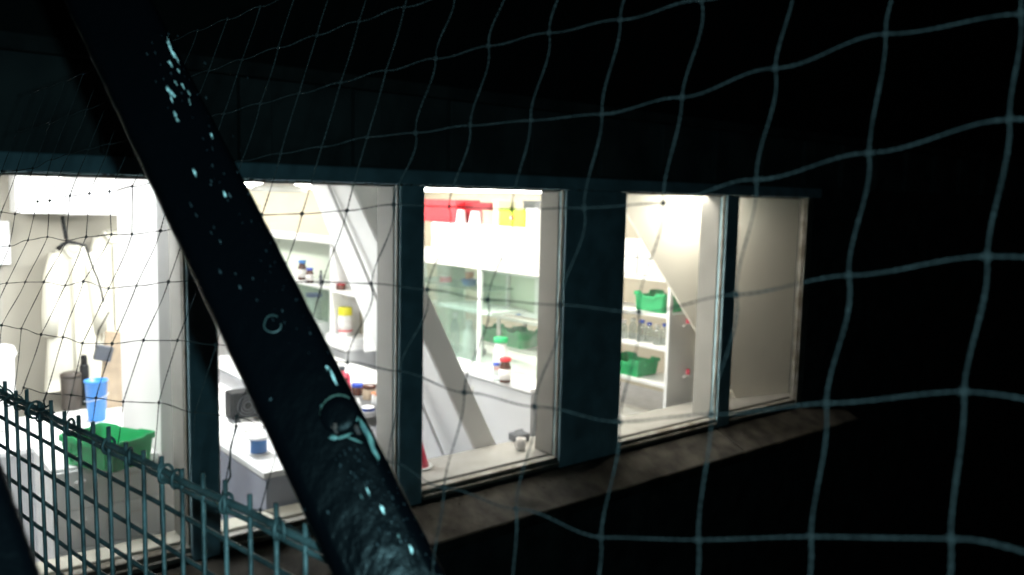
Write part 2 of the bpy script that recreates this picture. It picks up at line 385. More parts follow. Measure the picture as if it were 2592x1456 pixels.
bench('white bench under the glass cabinet', 4.33, 5.3, 0.99, 3.50, 0.90, doors=3)
bench('bench at left with blue tub and dark canister', -1.2, 1.62, 1.5, 2.3, 0.90)

# reagent shelf in window 1
XS = 4.10
SH = thing('reagent_shelf', 'white double shelf with bottles standing on the far bench', 'shelf', (XS, 5.2, 0.87))
ya = onX(640, 600, XS).y; yb = onX(835, 600, XS).y
yc = 3.3
ztop = onX(830, 607, XS).z; zmid = onX(830, 727, XS).z; zb = 0.872
obj('top_board', box_bm((XS-0.01, yc, ztop-0.045), (XS+0.36, 7.6, ztop), 0.003), M_lam, SH)
obj('shelf_board', box_bm((XS, yb+0.02, zmid-0.03), (XS+0.34, 7.58, zmid), 0.003), M_lam, SH)
obj('shelf_board', box_bm((XS, yc, zmid-0.05), (XS+0.34, yb-0.04, zmid-0.02), 0.003), M_lam, SH)
obj('back_panel', box_bm((XS+0.342, yb, zb), (XS+0.355, 7.6, ztop-0.047)), M_mint, SH)
obj('back_panel', box_bm((XS+0.342, yc, zb), (XS+0.355, yb-0.002, ztop-0.047)), M_wallin, SH)
for y in (yb, yc+0.0, 7.56, 6.35): obj('upright', box_bm((XS-0.004, y-0.035, zb), (XS+0.338, y, ztop-0.048), 0.002), M_lam, SH)
obj('glass_door', box_bm((XS-0.012, 6.36, zmid+0.01), (XS-0.008, 7.5, ztop-0.05)), M_cabglass, SH)
obj('glass_door', box_bm((XS-0.012, yb+0.02, zb+0.2), (XS-0.008, 7.5, zmid-0.035)), M_cabglass, SH)

# glass cabinet in window 2
XC = 4.60
GC = thing('glass_cabinet', 'glass fronted cabinet with grey fascia standing on the white bench', 'cabinet', (XC, 2, 0.9))
zt = onX(1365, 665, XC).z; zf = onX(1365, 702, XC).z
y0c, y1c = 1.05, 3.45
obj('fascia', box_bm((XC, y0c, zf), (XC+0.5, y1c+0.0, zt), 0.004), M_grey, GC)
obj('back_panel', box_bm((XC+0.48, 2.95, 0.902), (XC+0.50, y1c, zf-0.002)), M_mint, GC)
obj('shelf_board', box_bm((XC+0.02, 1.9, onX(1300, 805, XC).z-0.03), (XC+0.45, 2.75, onX(1300, 805, XC).z), 0.002), M_lam, GC)
for y, wd in ((y0c, 0.05), (2.05, 0.03), (y1c-0.03, 0.03)): obj('upright', box_bm((XC, y, 0.902), (XC+0.04, y+wd, zf-0.002), 0.002), M_lam, GC)
obj('glass_door', box_bm((XC+0.01, 2.09, 0.91), (XC+0.014, y1c-0.04, zf-0.004)), M_cabglass, GC)
obj('glass_door', box_bm((XC+0.01, y0c+0.06, 0.91), (XC+0.014, 2.04, zf-0.004)), glass('clear glass', (0.93, 0.97, 0.94), 0.05, 0.03, 0.05), GC)
# white framed hatch behind the glass
p = onX(1212, 690, 5.02); q = onX(1362, 803, 5.02)
WF = thing('wall_hatch', 'white framed glazed hatch seen behind the cabinet glass', 'hatch', (5.03, (p.y+q.y)/2, 1.3))
zt_, zb_ = onX(1290, 690, 5.02).z, onX(1290, 795, 5.02).z
for nm, b0, b1 in (('head', (5.02, q.y, zt_-0.03), (5.06, p.y, zt_)), ('foot', (5.02, q.y, zb_), (5.06, p.y, zb_+0.045)),
                   ('stile', (5.02, q.y, zb_+0.046), (5.06, q.y+0.06, zt_-0.031)), ('stile', (5.02, p.y-0.04, zb_+0.046), (5.06, p.y, zt_-0.031)),
                   ('stile', (5.02, (p.y+q.y)/2, zb_+0.046), (5.06, (p.y+q.y)/2+0.03, zt_-0.031))):
    obj(nm, box_bm(b0, b1, 0.003), M_lam, WF)
obj('panel', box_bm((5.065, q.y, zb_), (5.075, p.y, zt_)), mat('pale green glazing', (0.60, 0.68, 0.56), 0.3), WF)

# storage boxes on cabinet top
def drawer_box(label, X, ya, yb, z0, z1, depth=0.3, m=M_lam, n=1, group=None):
    t = thing('storage_box', label, 'box', (X+depth/2, (ya+yb)/2, z0), group)
    obj('body', box_bm((X+0.012, ya, z0), (X+depth, yb, z1), 0.004), m, t)
    for i in range(n):
        a = z0+(z1-z0)*i/n+0.005; b = z0+(z1-z0)*(i+1)/n-0.005
        d = obj('drawer_front', box_bm((X, ya+0.006, a), (X+0.011, yb-0.006, b), 0.003), m, t)
        obj('handle', box_bm((X-0.008, (ya+yb)/2-0.012, a+0.015), (X-0.001, (ya+yb)/2+0.012, a+0.03), 0.001), M_grey, d)
    return t
zB = zt+0.002
zT = onX(1200, 568, XC).z
ws = [(1090, 'leftmost'), (1165, 'second'), (1228, 'third'), (1300, 'fourth'), (1362, 'fifth')]
labs = ['white drawer box nearest the slim post, below the red box', 'white drawer box below the two upturned cups', 'white drawer box below the cream carton', 'white drawer box below the lime green box']
for i in range(4):
    y1_, y0_ = onX(ws[i][0], 600, XC).y, onX(ws[i+1][0], 600, XC).y
    drawer_box(labs[i], XC, y0_+0.01, y1_-0.01, zB, zT, 0.32, M_lam, 1, 'white drawer boxes on the cabinet')
zR = zT+0.002
def block(name, label, cat, X, pl, pr, pt, m, z0=zR, dep=0.28, group=None, bev=0.004):
    """a carton: left and right sight lines on the plane X, top from the sight line in pt"""
    y1_ = onX(pl, pt, X).y; y0_ = onX(pr, pt, X).y; z1_ = onX((pl+pr)/2, pt, X).z
    t = thing(name, label, cat, (X+dep/2, (y0_+y1_)/2, z0), group)
    obj('body', box_bm((X, y0_, z0), (X+dep, y1_, z1_-0.004), bev), m, t)
    obj('flap', box_bm((X-0.004, y0_-0.003, z1_-0.018), (X+dep, y1_+0.003, z1_), 0.002), m, t)
    return t, y0_, y1_, z1_
block('crate', 'bright red crate on top of the cabinet beside the slim post', 'crate', XC, 1060, 1155, 505, M_red)
block('crate', 'dark red carton behind the white upturned cups', 'crate', XC+0.1, 1165, 1240, 512, M_dred, dep=0.2)
block('carton', 'small brown carton right of the white cups', 'carton', XC+0.02, 1222, 1246, 532, M_card, dep=0.15)
block('carton', 'narrow cream carton left of the lime box', 'carton', XC+0.02, 1248, 1262, 508, M_wallin, dep=0.2)
t_, yy0, yy1, zz = block('carton', 'lime green box with a small red and white round emblem', 'carton', XC, 1264, 1328, 530, M_lime, dep=0.24)
cy = (yy0+yy1)/2; cz = (zz+zR)/2
em = lathe_bm([(0.024, 0), (0.024, 0.003)], (0, 0, 0), 18)
em.transform(Matrix.Translation((XC-0.002, cy, cz)) @ Matrix.Rotation(-math.pi/2, 4, 'Y'))
e1 = obj('emblem', em, M_red, t_)
em = lathe_bm([(0.012, 0), (0.012, 0.002)], (0, 0, 0), 14)
em.transform(Matrix.Translation((XC-0.006, cy, cz)) @ Matrix.Rotation(-math.pi/2, 4, 'Y'))
obj('emblem_centre', em, M_lam, e1)
block('carton', 'tall white canister carton at the right end of the cabinet top', 'carton', XC, 1332, 1364, 528, M_lam, dep=0.2)
block('carton', 'grey carton standing behind the lime green box', 'carton', XC+0.26, 1325, 1352, 508, M_dgrey, dep=0.08)
def cup(px, py_top, X, label, z=zR, r=0.05):
    c = onX(px, py_top, X); h = c.z-z
    t = thing('paper_cup', label, 'cup', (c.x, c.y, z), 'white upturned cups')
    obj('body', lathe_bm([(r, 0), (r*1.04, 0.006), (r, 0.012), (r*0.72, h*0.97), (r*0.66, h)], (c.x, c.y, z), 20), M_lam, t, True)
    obj('rim', lathe_bm([(r*1.06, 0.0), (r*1.1, 0.004), (r*1.06, 0.008)], (c.x, c.y, z+0.0005), 20), M_lam, t, True)
cup(1168, 531, XC+0.03, 'narrower white upturned cup on the cabinet, left of its pair')
cup(1204, 535, XC+0.0, 'wider white upturned cup on the cabinet, right of its pair', r=0.062)

def bottle(label, c, h, r, body, cap, label_m=None, band=None, neck=0.45, cat='bottle', name='bottle', group=None, base=None, seg=18):
    t = thing(name, label, cat, c, group); c = Vector(c)
    prof = [(r*0.9, 0), (r, h*0.04), (r, h*0.62), (r*0.85, h*0.70), (r*neck, h*0.80), (r*neck, h*0.86)]
    obj('body', lathe_bm(prof, c, seg), body, t, True)
    obj('cap', lathe_bm([(r*neck*1.2, h*0.86), (r*neck*1.25, h*0.88), (r*neck*1.25, h*0.985), (r*neck*1.1, h)], c, seg), cap, t, True)
    if label_m: obj('label', lathe_bm([(r*1.02, h*0.14), (r*1.02, h*0.55)], c, seg), label_m, t, True)
    if band: obj('band', lathe_bm([(r*1.035, h*0.15), (r*1.035, h*0.22)], c, seg), band, t, True)
    return t
def jar(label, c, h, r, body, cap, band=None, lab=None, name='jar', cat='jar'):
    t = thing(name, label, cat, c); c = Vector(c)
    obj('body', lathe_bm([(r*0.94, 0), (r, h*0.05), (r, h*0.66), (r*0.9, h*0.72)], c, 20), body, t, True)
    obj('lid', lathe_bm([(r*0.98, h*0.72), (r, h*0.74), (r, h*0.96), (r*0.92, h)], c, 20), cap, t, True)
    if lab: obj('label', lathe_bm([(r*1.015, h*0.2), (r*1.015, h*0.55)], c, 20), lab, t, True)
    if band: obj('band', lathe_bm([(r*1.03, h*0.14), (r*1.03, h*0.2)], c, 20), band, t, True)
    return t
# bottles on reagent shelf
z = zmid+0.001
c = onX(765, 700, XS+0.10); bottle('brown bottle with blue cap and white label, taller of the shelf pair', (c.x, c.y, z), 0.225, 0.05, M_brown, M_blue, M_label, neck=0.72)
c = onX(784, 700, XS+0.04); bottle('brown bottle with dark blue cap, shorter of the shelf pair', (c.x, c.y, z), 0.165, 0.045, M_brown, M_dblue, M_label, neck=0.72)
z = zb+0.001
c = onX(795, 800, XS+0.12); bt = bottle('white bottle with a broad blue cap on the lower shelf', (c.x, c.y, 1.02), 0.30, 0.085, M_lam, M_dblue, None, neck=0.85)
tag(obj('box', box_bm((XS+0.02, c.y-0.25, z), (XS+0.30, c.y+0.3, 1.018), 0.006), M_lam), 'low white box beneath the blue capped white bottle', 'box')
c = onX(874, 800, XS+0.10); zz_ = onX(874, 848, XS+0.10).z
jar('white jar with yellow lid and red striped label in the shelf bay', (c.x, c.y, zz_), 0.30, 0.075, M_lam, M_yellow, M_red, M_label)
tag(obj('box', box_bm((XS+0.0, c.y-0.30, z), (XS+0.30, c.y+0.25, zz_-0.001), 0.004), M_lam), 'flat white box under the yellow lidded jar', 'box')
c = onX(863, 716, XS+0.08); z = zmid-0.019
jar('small red brown pot on the shelf left of the brace', (c.x, c.y, z), 0.07, 0.05, M_brown, M_dred)
c = onX(812, 660, XS+0.02)
bottle('slim dark vial leaning at the shelf upright', (c.x, c.y, zmid+0.001), 0.16, 0.02, M_dgrey, M_black)

# glass cabinet contents
def onb(px, py, X): return onX(px, py, X)
zs = 0.903
def stack(px, pt, pb, X, label, body, cap, lab=None, band=None, r=0.045, neck=0.6):
    c = onX(px, pb, X); tpt = onX(px, pt, X); 
    return bottle(label, (c.x, c.y, c.z), tpt.z-c.z, r, body, cap, lab, band, neck)
XG = 4.45
tall = onX(1270, 972, XG)
zbn = 0.901
cpx = onZ(1278, 968, zbn)
h1 = onX(1278, 905, cpx.x).z - zbn
bottle('brown reagent bottle with white label on the bench by the glass cabinet', (cpx.x, cpx.y, zbn), h1, 0.05, M_brown, M_red, M_label, None, 0.8)
c2 = onZ(1256, 965, zbn)
h2 = onX(1256, 918, c2.x).z - zbn
bottle('slim clear bottle with blue cap beside the brown reagent bottle', (c2.x, c2.y, zbn), h2, 0.03, M_bottle, M_dblue, None, None, 0.8)
c3 = onZ(1266, 948, zbn)
h3 = onX(1266, 853, c3.x).z - zbn
bottle('tall white bottle with green cap and red stripe on the bench', (c3.x, c3.y, zbn), h3, 0.06, M_lam, M_green, M_label, M_red, 0.85)
# vessels inside the glass cabinet (upper part)
zsh = onX(1180, 722, XC+0.2).z
obj('shelf_board', box_bm((XC+0.05, 2.1, zsh-0.015), (XC+0.45, 3.4, zsh), 0.002), M_cabglass, GC)
c = onX(1188, 720, XC+0.2); zz1 = onX(1188, 703, XC+0.2).z
t = thing('lidded_tub', 'blue lidded tub behind the cabinet glass', 'tub', (c.x, c.y, zsh))
obj('body', lathe_bm([(0.06, 0), (0.075, 0.05)], (c.x, c.y, zsh+0.001), 20), M_blue, t, True)
obj('lid', lathe_bm([(0.08, 0.05), (0.08, 0.062), (0.07, 0.066)], (c.x, c.y, zsh+0.002), 20), M_dblue, t, True)
t = thing('small_pot', 'orange pot standing on the blue lidded tub', 'pot', (c.x, c.y, zsh+0.07))
obj('body', lathe_bm([(0.04, 0), (0.045, 0.05)], (c.x, c.y, zsh+0.07), 18), M_orange, t, True)
obj('lid', lathe_bm([(0.048, 0.05), (0.048, 0.06)], (c.x, c.y, zsh+0.071), 18), M_pink, t, True)
c = onX(1128, 715, XC+0.2)
jar('rose coloured tub behind glass near the slim post', (c.x, c.y, zsh+0.001), 0.075, 0.06, M_pink, M_label)
for i, (px, pw_, pt, m) in enumerate([(1150, 0.05, 790, M_bottle), (1186, 0.06, 810, M_lam), (1213, 0.05, 850, M_bottle), (1180, 0.05, 870, M_bottle), (1222, 0.035, 880, M_dgrey)]):
    c = onX(px, 900, XC+0.12+0.05*i)
    hh = onX(px, pt, c.x).z-0.903
    bottle(['hazy glass flask left of the white beaker', 'large white beaker bottle behind the cabinet glass', 'hazy glass flask right of the white beaker', 'short hazy flask in front of the white beaker', 'dark grey slim bottle behind the cabinet glass'][i],
           (c.x, c.y, 0.903), hh, pw_, m, M_label if i != 1 else M_lam, None, None, 0.5)
# blue clip on hatch
c = onX(1308, 793, 4.98)
tag(obj('clip', box_bm((4.98, c.y-0.02, c.z-0.02), (5.015, c.y+0.02, c.z+0.015), 0.004), M_blue), 'tiny blue clip on the foot of the white hatch', 'clip')

# ------------------------------------------------------------------ trays
def tray(label, c, L, W, H, m, rotz=0, z=0, dip=0.03, group='green plastic trays'):
    t = thing('plastic_tray', label, 'tray', (c[0], c[1], z), group)
    def loop(l, w_, zz, dipv=0):
        pts = []
        hl, hw = l/2, w_/2; rr = 0.02
        def corner(cx, cy, a0):
            return [(cx+rr*math.cos(a0+k*math.pi/6), cy+rr*math.sin(a0+k*math.pi/6)) for k in range(4)]
        ring = []
        ring += corner(hl-rr, hw-rr, 0)
        ring += [(x*hl, hw) for x in (0.45, 0.33, 0, -0.33, -0.45)]
        ring += corner(-hl+rr, hw-rr, math.pi/2)
        ring += [(-hl, y*hw) for y in (0.5, 0.36, 0, -0.36, -0.5)]
        ring += corner(-hl+rr, -hw+rr, math.pi)
        ring += [(x*hl, -hw) for x in (-0.45, -0.33, 0, 0.33, 0.45)]
        ring += corner(hl-rr, -hw+rr, 1.5*math.pi)
        ring += [(hl, y*hw) for y in (-0.5, -0.36, 0, 0.36, 0.5)]
        out = []
        for i, (x, y) in enumerate(ring):
            d = 0
            if abs(abs(x)-hl) < 1e-6 and abs(y) <= 0.37*hw: d = dipv
            if abs(abs(y)-hw) < 1e-6 and abs(x) <= 0.34*hl: d = dipv
            out.append((x, y, zz-d))
        return out
    bm = bmesh.new(); R = Matrix.Rotation(rotz, 4, 'Z')
    S = [(L*0.86, W*0.84, 0.0, 0), (L*0.885, W*0.865, 0.004, 0), (L*0.95, W*0.94, H-0.034, dip*0.9), (L, W, H-0.030, dip), (L, W, H-0.006, dip), (L*0.985, W*0.985, H, dip), (L*0.96, W*0.955, H, dip), (L*0.93, W*0.92, H-0.02, dip), (L*0.86, W*0.84, 0.008, 0)]
    rings = []
    for l, w_, zz, dv in S:
        rings.append([bm.verts.new(Vector((c[0], c[1], z)) + R @ Vector(p)) for p in loop(l, w_, zz, dv)])
    n = len(rings[0])
    for i in range(len(rings)-1):
        for k in range(n): bm.faces.new((rings[i][k], rings[i][(k+1) % n], rings[i+1][(k+1) % n], rings[i+1][k]))
    bm.faces.new(rings[0][::-1]); bm.faces.new(rings[-1])
    bmesh.ops.recalc_face_normals(bm, faces=bm.faces)
    body = obj('body', bm, m, t)
    # raised ribs on the long sides
    for sgn in (-1, 1):
        for u in (-0.3, 0.3):
            b = box_bm((-0.008, -0.002, 0.02), (0.008, 0.004, H-0.045), 0.001)
            b.transform(Matrix.Translation((c[0], c[1], z)) @ R @ Matrix.Translation((u*L, sgn*(W*0.455+0.0), 0)))
            obj('rib', b, m, t)
    return t

# rack in window 3
XRk = 5.55
RK = thing('storage_rack', 'white open storage rack with green trays and capped bottles', 'rack', (XRk+0.2, 1.7, 0))
yn, yf = 0.62, 4.4
zl = [onX(1700, yy, XRk).z for yy in (707, 800, 885, 980)] + [onX(1675, 1085, XRk).z, 0.15]
for i, zz in enumerate(zl):
    obj('shelf_board', box_bm((XRk+0.004, yn+0.004, zz-0.034), (XRk+0.40, yf, zz), 0.004), M_lam, RK)
for (x, y) in ((XRk-0.006, yn-0.03), (XRk+0.37, yn-0.03), (XRk-0.006, 2.95), (XRk+0.37, 2.95), (XRk-0.006, yf+0.002), (XRk+0.37, yf+0.002)):
    if y == 2.95:
        for a, b in zip(zl[:-1], zl[1:]):
            obj('post', box_bm((x+0.01, y, b+0.001), (x+0.035, y+0.04, a-0.036), 0.002), M_lam, RK)
    else: obj('post', box_bm((x, y, 0.0), (x+0.04, y+0.033, zl[0]+0.002), 0.003), M_lam, RK)
obj('end_panel', box_bm((XRk+0.035, yn-0.026, zl[4]), (XRk+0.368, yn-0.014, zl[1])), M_brace, RK)
# trays on rack
ct = onX(1668, 790, XRk+0.17)
tray('bright green tray on the upper shelf of the white rack', (XRk+0.17, ct.y, 0), 0.31, 0.36, 0.17, M_green, 0, zl[1]+0.001)
ct = onX(1600, 950, XRk+0.17)
tray('green tray on the lower shelf of the rack behind the wide post', (XRk+0.17, ct.y, 0), 0.31, 0.42, 0.155, M_green, 0, zl[3]+0.001)
ct = onX(1310, 895, XRk+0.17)
tray('green tray seen through the glass cabinet, right one of two', (XRk+0.17, onX(1306, 870, XRk+0.1).y, 0), 0.30, 0.34, 0.19, M_green, 0, zl[3]+0.001)
tray('green tray seen through the glass cabinet, left one of two', (XRk+0.17, onX(1306, 870, XRk+0.1).y+0.40, 0), 0.30, 0.34, 0.17, M_green, 0, zl[3]+0.001)
# boxes on rack top
for i, (ylo, yhi) in enumerate(((0.60, 0.98), (1.0, 1.4))):
    for j in range(2):
        z_a = zl[0]+0.002+j*0.155
        drawer_box(['lower white file box near the sloping panel', 'upper white file box near the sloping panel', 'lower white file box behind the wide post', 'upper white file box behind the wide post'][i*2+j],
                   XRk, ylo, yhi, z_a, z_a+0.15, 0.36, M_lam, 1, 'white file boxes on the rack')
# capped bottles on rack
k = 0
names = ['first', 'second']
for i, px in enumerate((1578, 1601, 1624, 1643, 1664, 1683)):
    X = XRk+0.08+(0.06 if i % 2 else 0)
    c = onX(px, 850, X)
    lab = ['clear bottle by the wide post, leftmost in the rack row', 'clear bottle second from the wide post in the rack row', 'clear bottle with bright blue cap below the green tray', 'clear bottle with lower blue cap right of centre in the rack row', 'clear bottle with pale cap in the rack row', 'clear bottle with blue cap beside the rack post'][i]
    bottle(lab, (c.x, c.y, zl[2]+0.001), [0.17, 0.19, 0.20, 0.175, 0.18, 0.19][i], 0.038, M_bottle, [M_label, M_grey, M_dblue, M_dblue, M_grey, M_dblue][i], None, None, 0.55, group='clear capped bottles on the rack')
# end bracket shelves with red things
for (px, py, lab) in ((1742, 822, 'upper'), (1742, 950, 'lower')):
    c = onY(px, py, 0.58)
    t = thing('bracket_tray', 'small white end bracket tray, %s one at the rack end' % lab, 'bracket', (c.x, 0.58, c.z))
    obj('plate', box_bm((c.x-0.07, 0.562, c.z-0.012), (c.x+0.055, 0.587, c.z), 0.002), M_lam, t)
    obj('lip', box_bm((c.x-0.07, 0.558, c.z-0.012), (c.x+0.055, 0.5615, c.z+0.012), 0.001), M_lam, t)
    t2 = thing('red_stopper', 'red stopper on the %s end bracket of the rack' % lab, 'stopper', (c.x, 0.575, c.z))
    obj('cap', lathe_bm([(0.012, 0), (0.02, 0.015), (0.018, 0.05), (0.008, 0.058)], (c.x-0.01, 0.574, c.z+0.001), 14), M_pink, t2, True)
    obj('collar', lathe_bm([(0.021, 0), (0.021, 0.01)], (c.x-0.01, 0.574, c.z+0.0015), 14), M_label, t2, True)
c = onY(1842, 972, 0.34)
tag(obj('folded_card', prism_bm([(c.x-0.06, c.z-0.035), (c.x+0.05, c.z-0.02), (c.x-0.05, c.z+0.07)], 0.335, 0.345, 'Y'), M_lam), 'small white triangular card behind the last slim post', 'card')
tag(obj('wall_strip', box_bm((c.x-0.06, 0.348, c.z-0.03), (c.x-0.03, 0.358, c.z+0.04)), M_lam), 'little white strip behind the triangular card', 'strip')

# ------------------------------------------------------------------ window 1 bench objects
def spool(c, label, m, r=0.075, h=0.11, core=0.055):
    t = thing('wire_spool', label, 'spool', c)
    c = Vector(c)
    obj('flange', lathe_bm([(r, 0), (r, 0.008)], c, 28), M_lam, t, True)
    obj('flange', lathe_bm([(r, h), (r, h+0.008)], c, 28), M_lam, t, True)
    prof = []
    for i in range(11): prof += [(core, 0.009+i*(h-0.018)/11), (core+0.004, 0.009+(i+0.5)*(h-0.018)/11)]
    obj('winding', lathe_bm(prof+[(core, h-0.002)], c, 24), m, t, True)
    return t
c = onZ(655, 1148, 0.901); spool(c, 'blue wire spool with white flanges on the long bench', M_blue, 0.066, 0.095, 0.045)
c = onZ(938, 1040, 0.901)
spool((2.32, 2.9, 0.901), 'flat blue spool far along the long bench', M_dblue, 0.06, 0.04, 0.05)
c = onZ(625, 1062, 0.901)
t = thing('fan_heater', 'black fan heater with round grille on the long bench', 'heater', c)
obj('body', box_bm((c.x-0.13, c.y-0.07, 0.925), (c.x+0.13, c.y+0.07, 1.11), 0.02, seg=2), M_black, t)
gr = bmesh.new()
for rr in (0.03, 0.05, 0.07):
    tube_bm([(c.x-0.02+rr*math.cos(a), c.y-0.074, 1.015+rr*math.sin(a)) for a in [i*math.pi/10 for i in range(21)]], 0.003, 5, gr, False)
obj('grille', gr, M_dgrey, t)
for sx in (-0.09, 0.09): obj('foot', box_bm((c.x+sx-0.02, c.y-0.08, 0.902), (c.x+sx+0.02, c.y+0.08, 0.924), 0.004), M_dgrey, t)
c = onZ(601, 1010, 0.901)
bottle('yellow wash bottle behind the black fan heater', (2.2, c.y+0.3, 0.901), 0.27, 0.04, M_yellow, M_lam, None, None, 0.4)
bottle('white wash bottle with red cap behind the fan heater', (2.05, c.y+0.35, 0.901), 0.34, 0.045, M_lam, M_orange, None, None, 0.5)
bottle('blue capped bottle beside the slim post at left of the bench', (1.83, 1.95, 0.901), 0.26, 0.04, M_lam, M_blue, None, None, 0.7)
tag(obj('notepad', box_bm((2.0, 1.1, 0.901), (2.14, 1.3, 0.912), 0.002), M_label), 'white notepad lying on the long bench', 'notepad')
tag(obj('paper_box', box_bm((2.22, 1.0, 0.901), (2.40, 1.45, 0.96), 0.004), M_lam), 'flat white paper box on the long bench by the spool', 'box')
# objects seen right of the strut, on a side table
tb = thing('side_table', 'white side table with small bottles between long bench and shelves', 'table', (3.3, 3.3, 0))
zt2 = 0.80
obj('table_top', box_bm((2.75, 2.3, zt2-0.03), (3.9, 4.2, zt2), 0.004), M_lam, tb)
for x, y in ((2.8, 2.35), (3.85, 2.35), (2.8, 4.15), (3.85, 4.15)): obj('leg', box_bm((x-0.02, y-0.02, 0), (x+0.02, y+0.02, zt2-0.031)), M_grey, tb)
def on_table(px, py): c = onZ(px, py, zt2+0.001); return c
c = on_table(866, 1000)
bottle('pink squat bottle with dark cap on the side table', c, 0.24, 0.07, M_pink, M_dgrey, None, None, 0.3)
c = on_table(905, 1000); jar('blue lidded dark jar on the side table', c, 0.10, 0.05, M_brown, M_dblue)
c = on_table(935, 1010); jar('amber brown jar right of the blue lidded jar', c, 0.12, 0.055, M_card, M_brown)
for i, px in enumerate((945, 955, 965)):
    c = on_table(px, 1022+4*i)
    bottle(['orange capped vial, leftmost on the side table', 'orange capped vial, middle of three', 'orange capped vial, rightmost of three'][i], c, 0.09, 0.014, M_lam, M_orange, None, None, 0.8, name='vial', cat='vial', group='orange capped vials')
c = on_table(932, 1042); spool(c, 'small flat blue spool near the front of the side table', M_dblue, 0.05, 0.03, 0.045)
c = on_table(905, 1035); bottle('short white bottle in front of the jars on the side table', c, 0.08, 0.025, M_lam, M_lam)
# window 2 foot: pink cone, grey box, mug on the inner sill
zi = 0.701
c = onZ(1052, 1205, zi)
pcx = onY(1062, 1165, 0.36).x
t = thing('pink_cone', 'pink plastic cone standing on a white saucer by the slim post', 'cone', (pcx, 0.36, zi))
obj('cone', lathe_bm([(0.062, 0.012), (0.05, 0.05), (0.012, 0.19), (0.006, 0.2)], (pcx, 0.36, zi), 20), M_pink, t, True)
obj('saucer', lathe_bm([(0.05, 0), (0.085, 0.01), (0.082, 0.013), (0.02, 0.011)], (pcx, 0.36, zi), 20), M_lam, t, True)
c = onZ(1320, 1150, zi)
t = thing('power_supply', 'dark grey instrument box on the inner sill behind the white mug', 'instrument', (c.x, 0.46, zi))
c = onY(1312, 1120, 0.45)
obj('case', box_bm((c.x-0.05, 0.40, zi), (c.x+0.07, 0.51, c.z+0.07), 0.008), M_dgrey, t)
obj('handle', tube_bm([(c.x-0.035, 0.45, c.z+0.068), (c.x-0.03, 0.45, c.z+0.09), (c.x+0.04, 0.45, c.z+0.09), (c.x+0.045, 0.45, c.z+0.068)], 0.004), M_dgrey, t)
c = onZ(1322, 1160, zi)
t = thing('mug', 'white mug in front of the dark grey instrument box', 'mug', (c.x, 0.27, zi))
cx = onY(1318, 1150, 0.28).x
obj('body', lathe_bm([(0.028, 0), (0.032, 0.004), (0.034, 0.08), (0.031, 0.08), (0.029, 0.01)], (cx, 0.28, zi), 18), M_label, t, True)
obj('handle', tube_bm([(cx-0.032, 0.28, zi+0.065), (cx-0.055, 0.28, zi+0.058), (cx-0.055, 0.28, zi+0.03), (cx-0.032, 0.28, zi+0.02)], 0.005), M_label, t)

# ------------------------------------------------------------------ window 0 objects
DU = thing('drawer_unit', 'white drawer unit by the left window under the big green tray', 'drawer unit', (0.9, 0.45, zi))
cL = onY(165, 1200, 0.2); cR = onY(372, 1200, 0.2)
xa, xb = cL.x-0.02, xs0-0.01
obj('carcass', box_bm((xa, 0.415, 0.02), (xb, 0.85, 1.073), 0.004), M_lam, DU)
for r_ in range(5):
    for c_ in range(2):
        w_ = (xb-xa)/2
        d = obj('drawer_front', box_bm((xa+c_*w_+0.004, 0.402, 0.05+r_*0.202), (xa+(c_+1)*w_-0.004, 0.414, 0.248+r_*0.202), 0.003), M_lam, DU)
        obj('handle', box_bm((xa+c_*w_+w_*0.4, 0.394, 0.18+r_*0.202), (xa+c_*w_+w_*0.6, 0.4015, 0.192+r_*0.202), 0.001), M_label, d)
tc = onZ(272, 1098, 1.22)
tray('large green tray on the white drawer unit in the left window', (tc.x, tc.y, 0), 0.38, 0.27, 0.15, M_green, math.radians(118), 1.075, dip=0.008)
# tubs on left bench
c = onZ(246, 1064, 0.901)
t = thing('blue_tub', 'tall blue tub with white strap on the left bench', 'tub', c)
obj('body', lathe_bm([(0.052, 0), (0.055, 0.01), (0.068, 0.26), (0.074, 0.262), (0.074, 0.275), (0.066, 0.275), (0.054, 0.02)], c, 24), M_blue, t, True)
hp = [Vector((c.x+0.074*math.cos(a), c.y+0.074*math.sin(a), c.z+0.16+0.02*math.cos(a))) for a in [math.pi+i*math.pi/12 for i in range(13)]]
obj('handle', tube_bm(hp, 0.0028), M_grey, t, True)
c = onZ(182, 1035, 0.901)
t = thing('canister', 'dark brown cylindrical canister left of the blue tub', 'canister', c)
obj('body', lathe_bm([(0.06, 0), (0.064, 0.01), (0.066, 0.22), (0.06, 0.225)], c, 22), M_dbrown, t, True)
obj('lid', lathe_bm([(0.068, 0.226), (0.068, 0.25), (0.05, 0.262)], c, 22), M_dbrown, t, True)
c = onZ(216, 1025, 0.901)
t = thing('flask', 'slim black vacuum flask between canister and blue tub', 'flask', c)
obj('body', lathe_bm([(0.028, 0), (0.03, 0.01), (0.03, 0.28), (0.02, 0.30)], c, 16), M_black, t, True)
obj('cap', lathe_bm([(0.021, 0.301), (0.021, 0.35), (0.016, 0.36)], c, 16), M_black, t, True)
c = onY(283, 960, 2.26)
tag(obj('cardboard_sheet', prism_bm([(c.x-0.10, 0.902), (c.x+0.2, 0.902), (c.x+0.2, 1.42), (c.x-0.04, 1.45)], 2.21, 2.24, 'Y', 0.002), M_card), 'brown cardboard sheet standing behind the blue tub', 'cardboard')
c = onY(262, 893, 2.16)
t = thing('satchel', 'small dark bag leaning over the cardboard sheet', 'bag', c)
b_ = box_bm((-0.055, -0.03, -0.055), (0.055, 0.03, 0.05), 0.012, seg=2); b_.transform(Matrix.Translation(c) @ Matrix.Rotation(0.25, 4, 'Y')); obj('body', b_, M_dgrey, t)
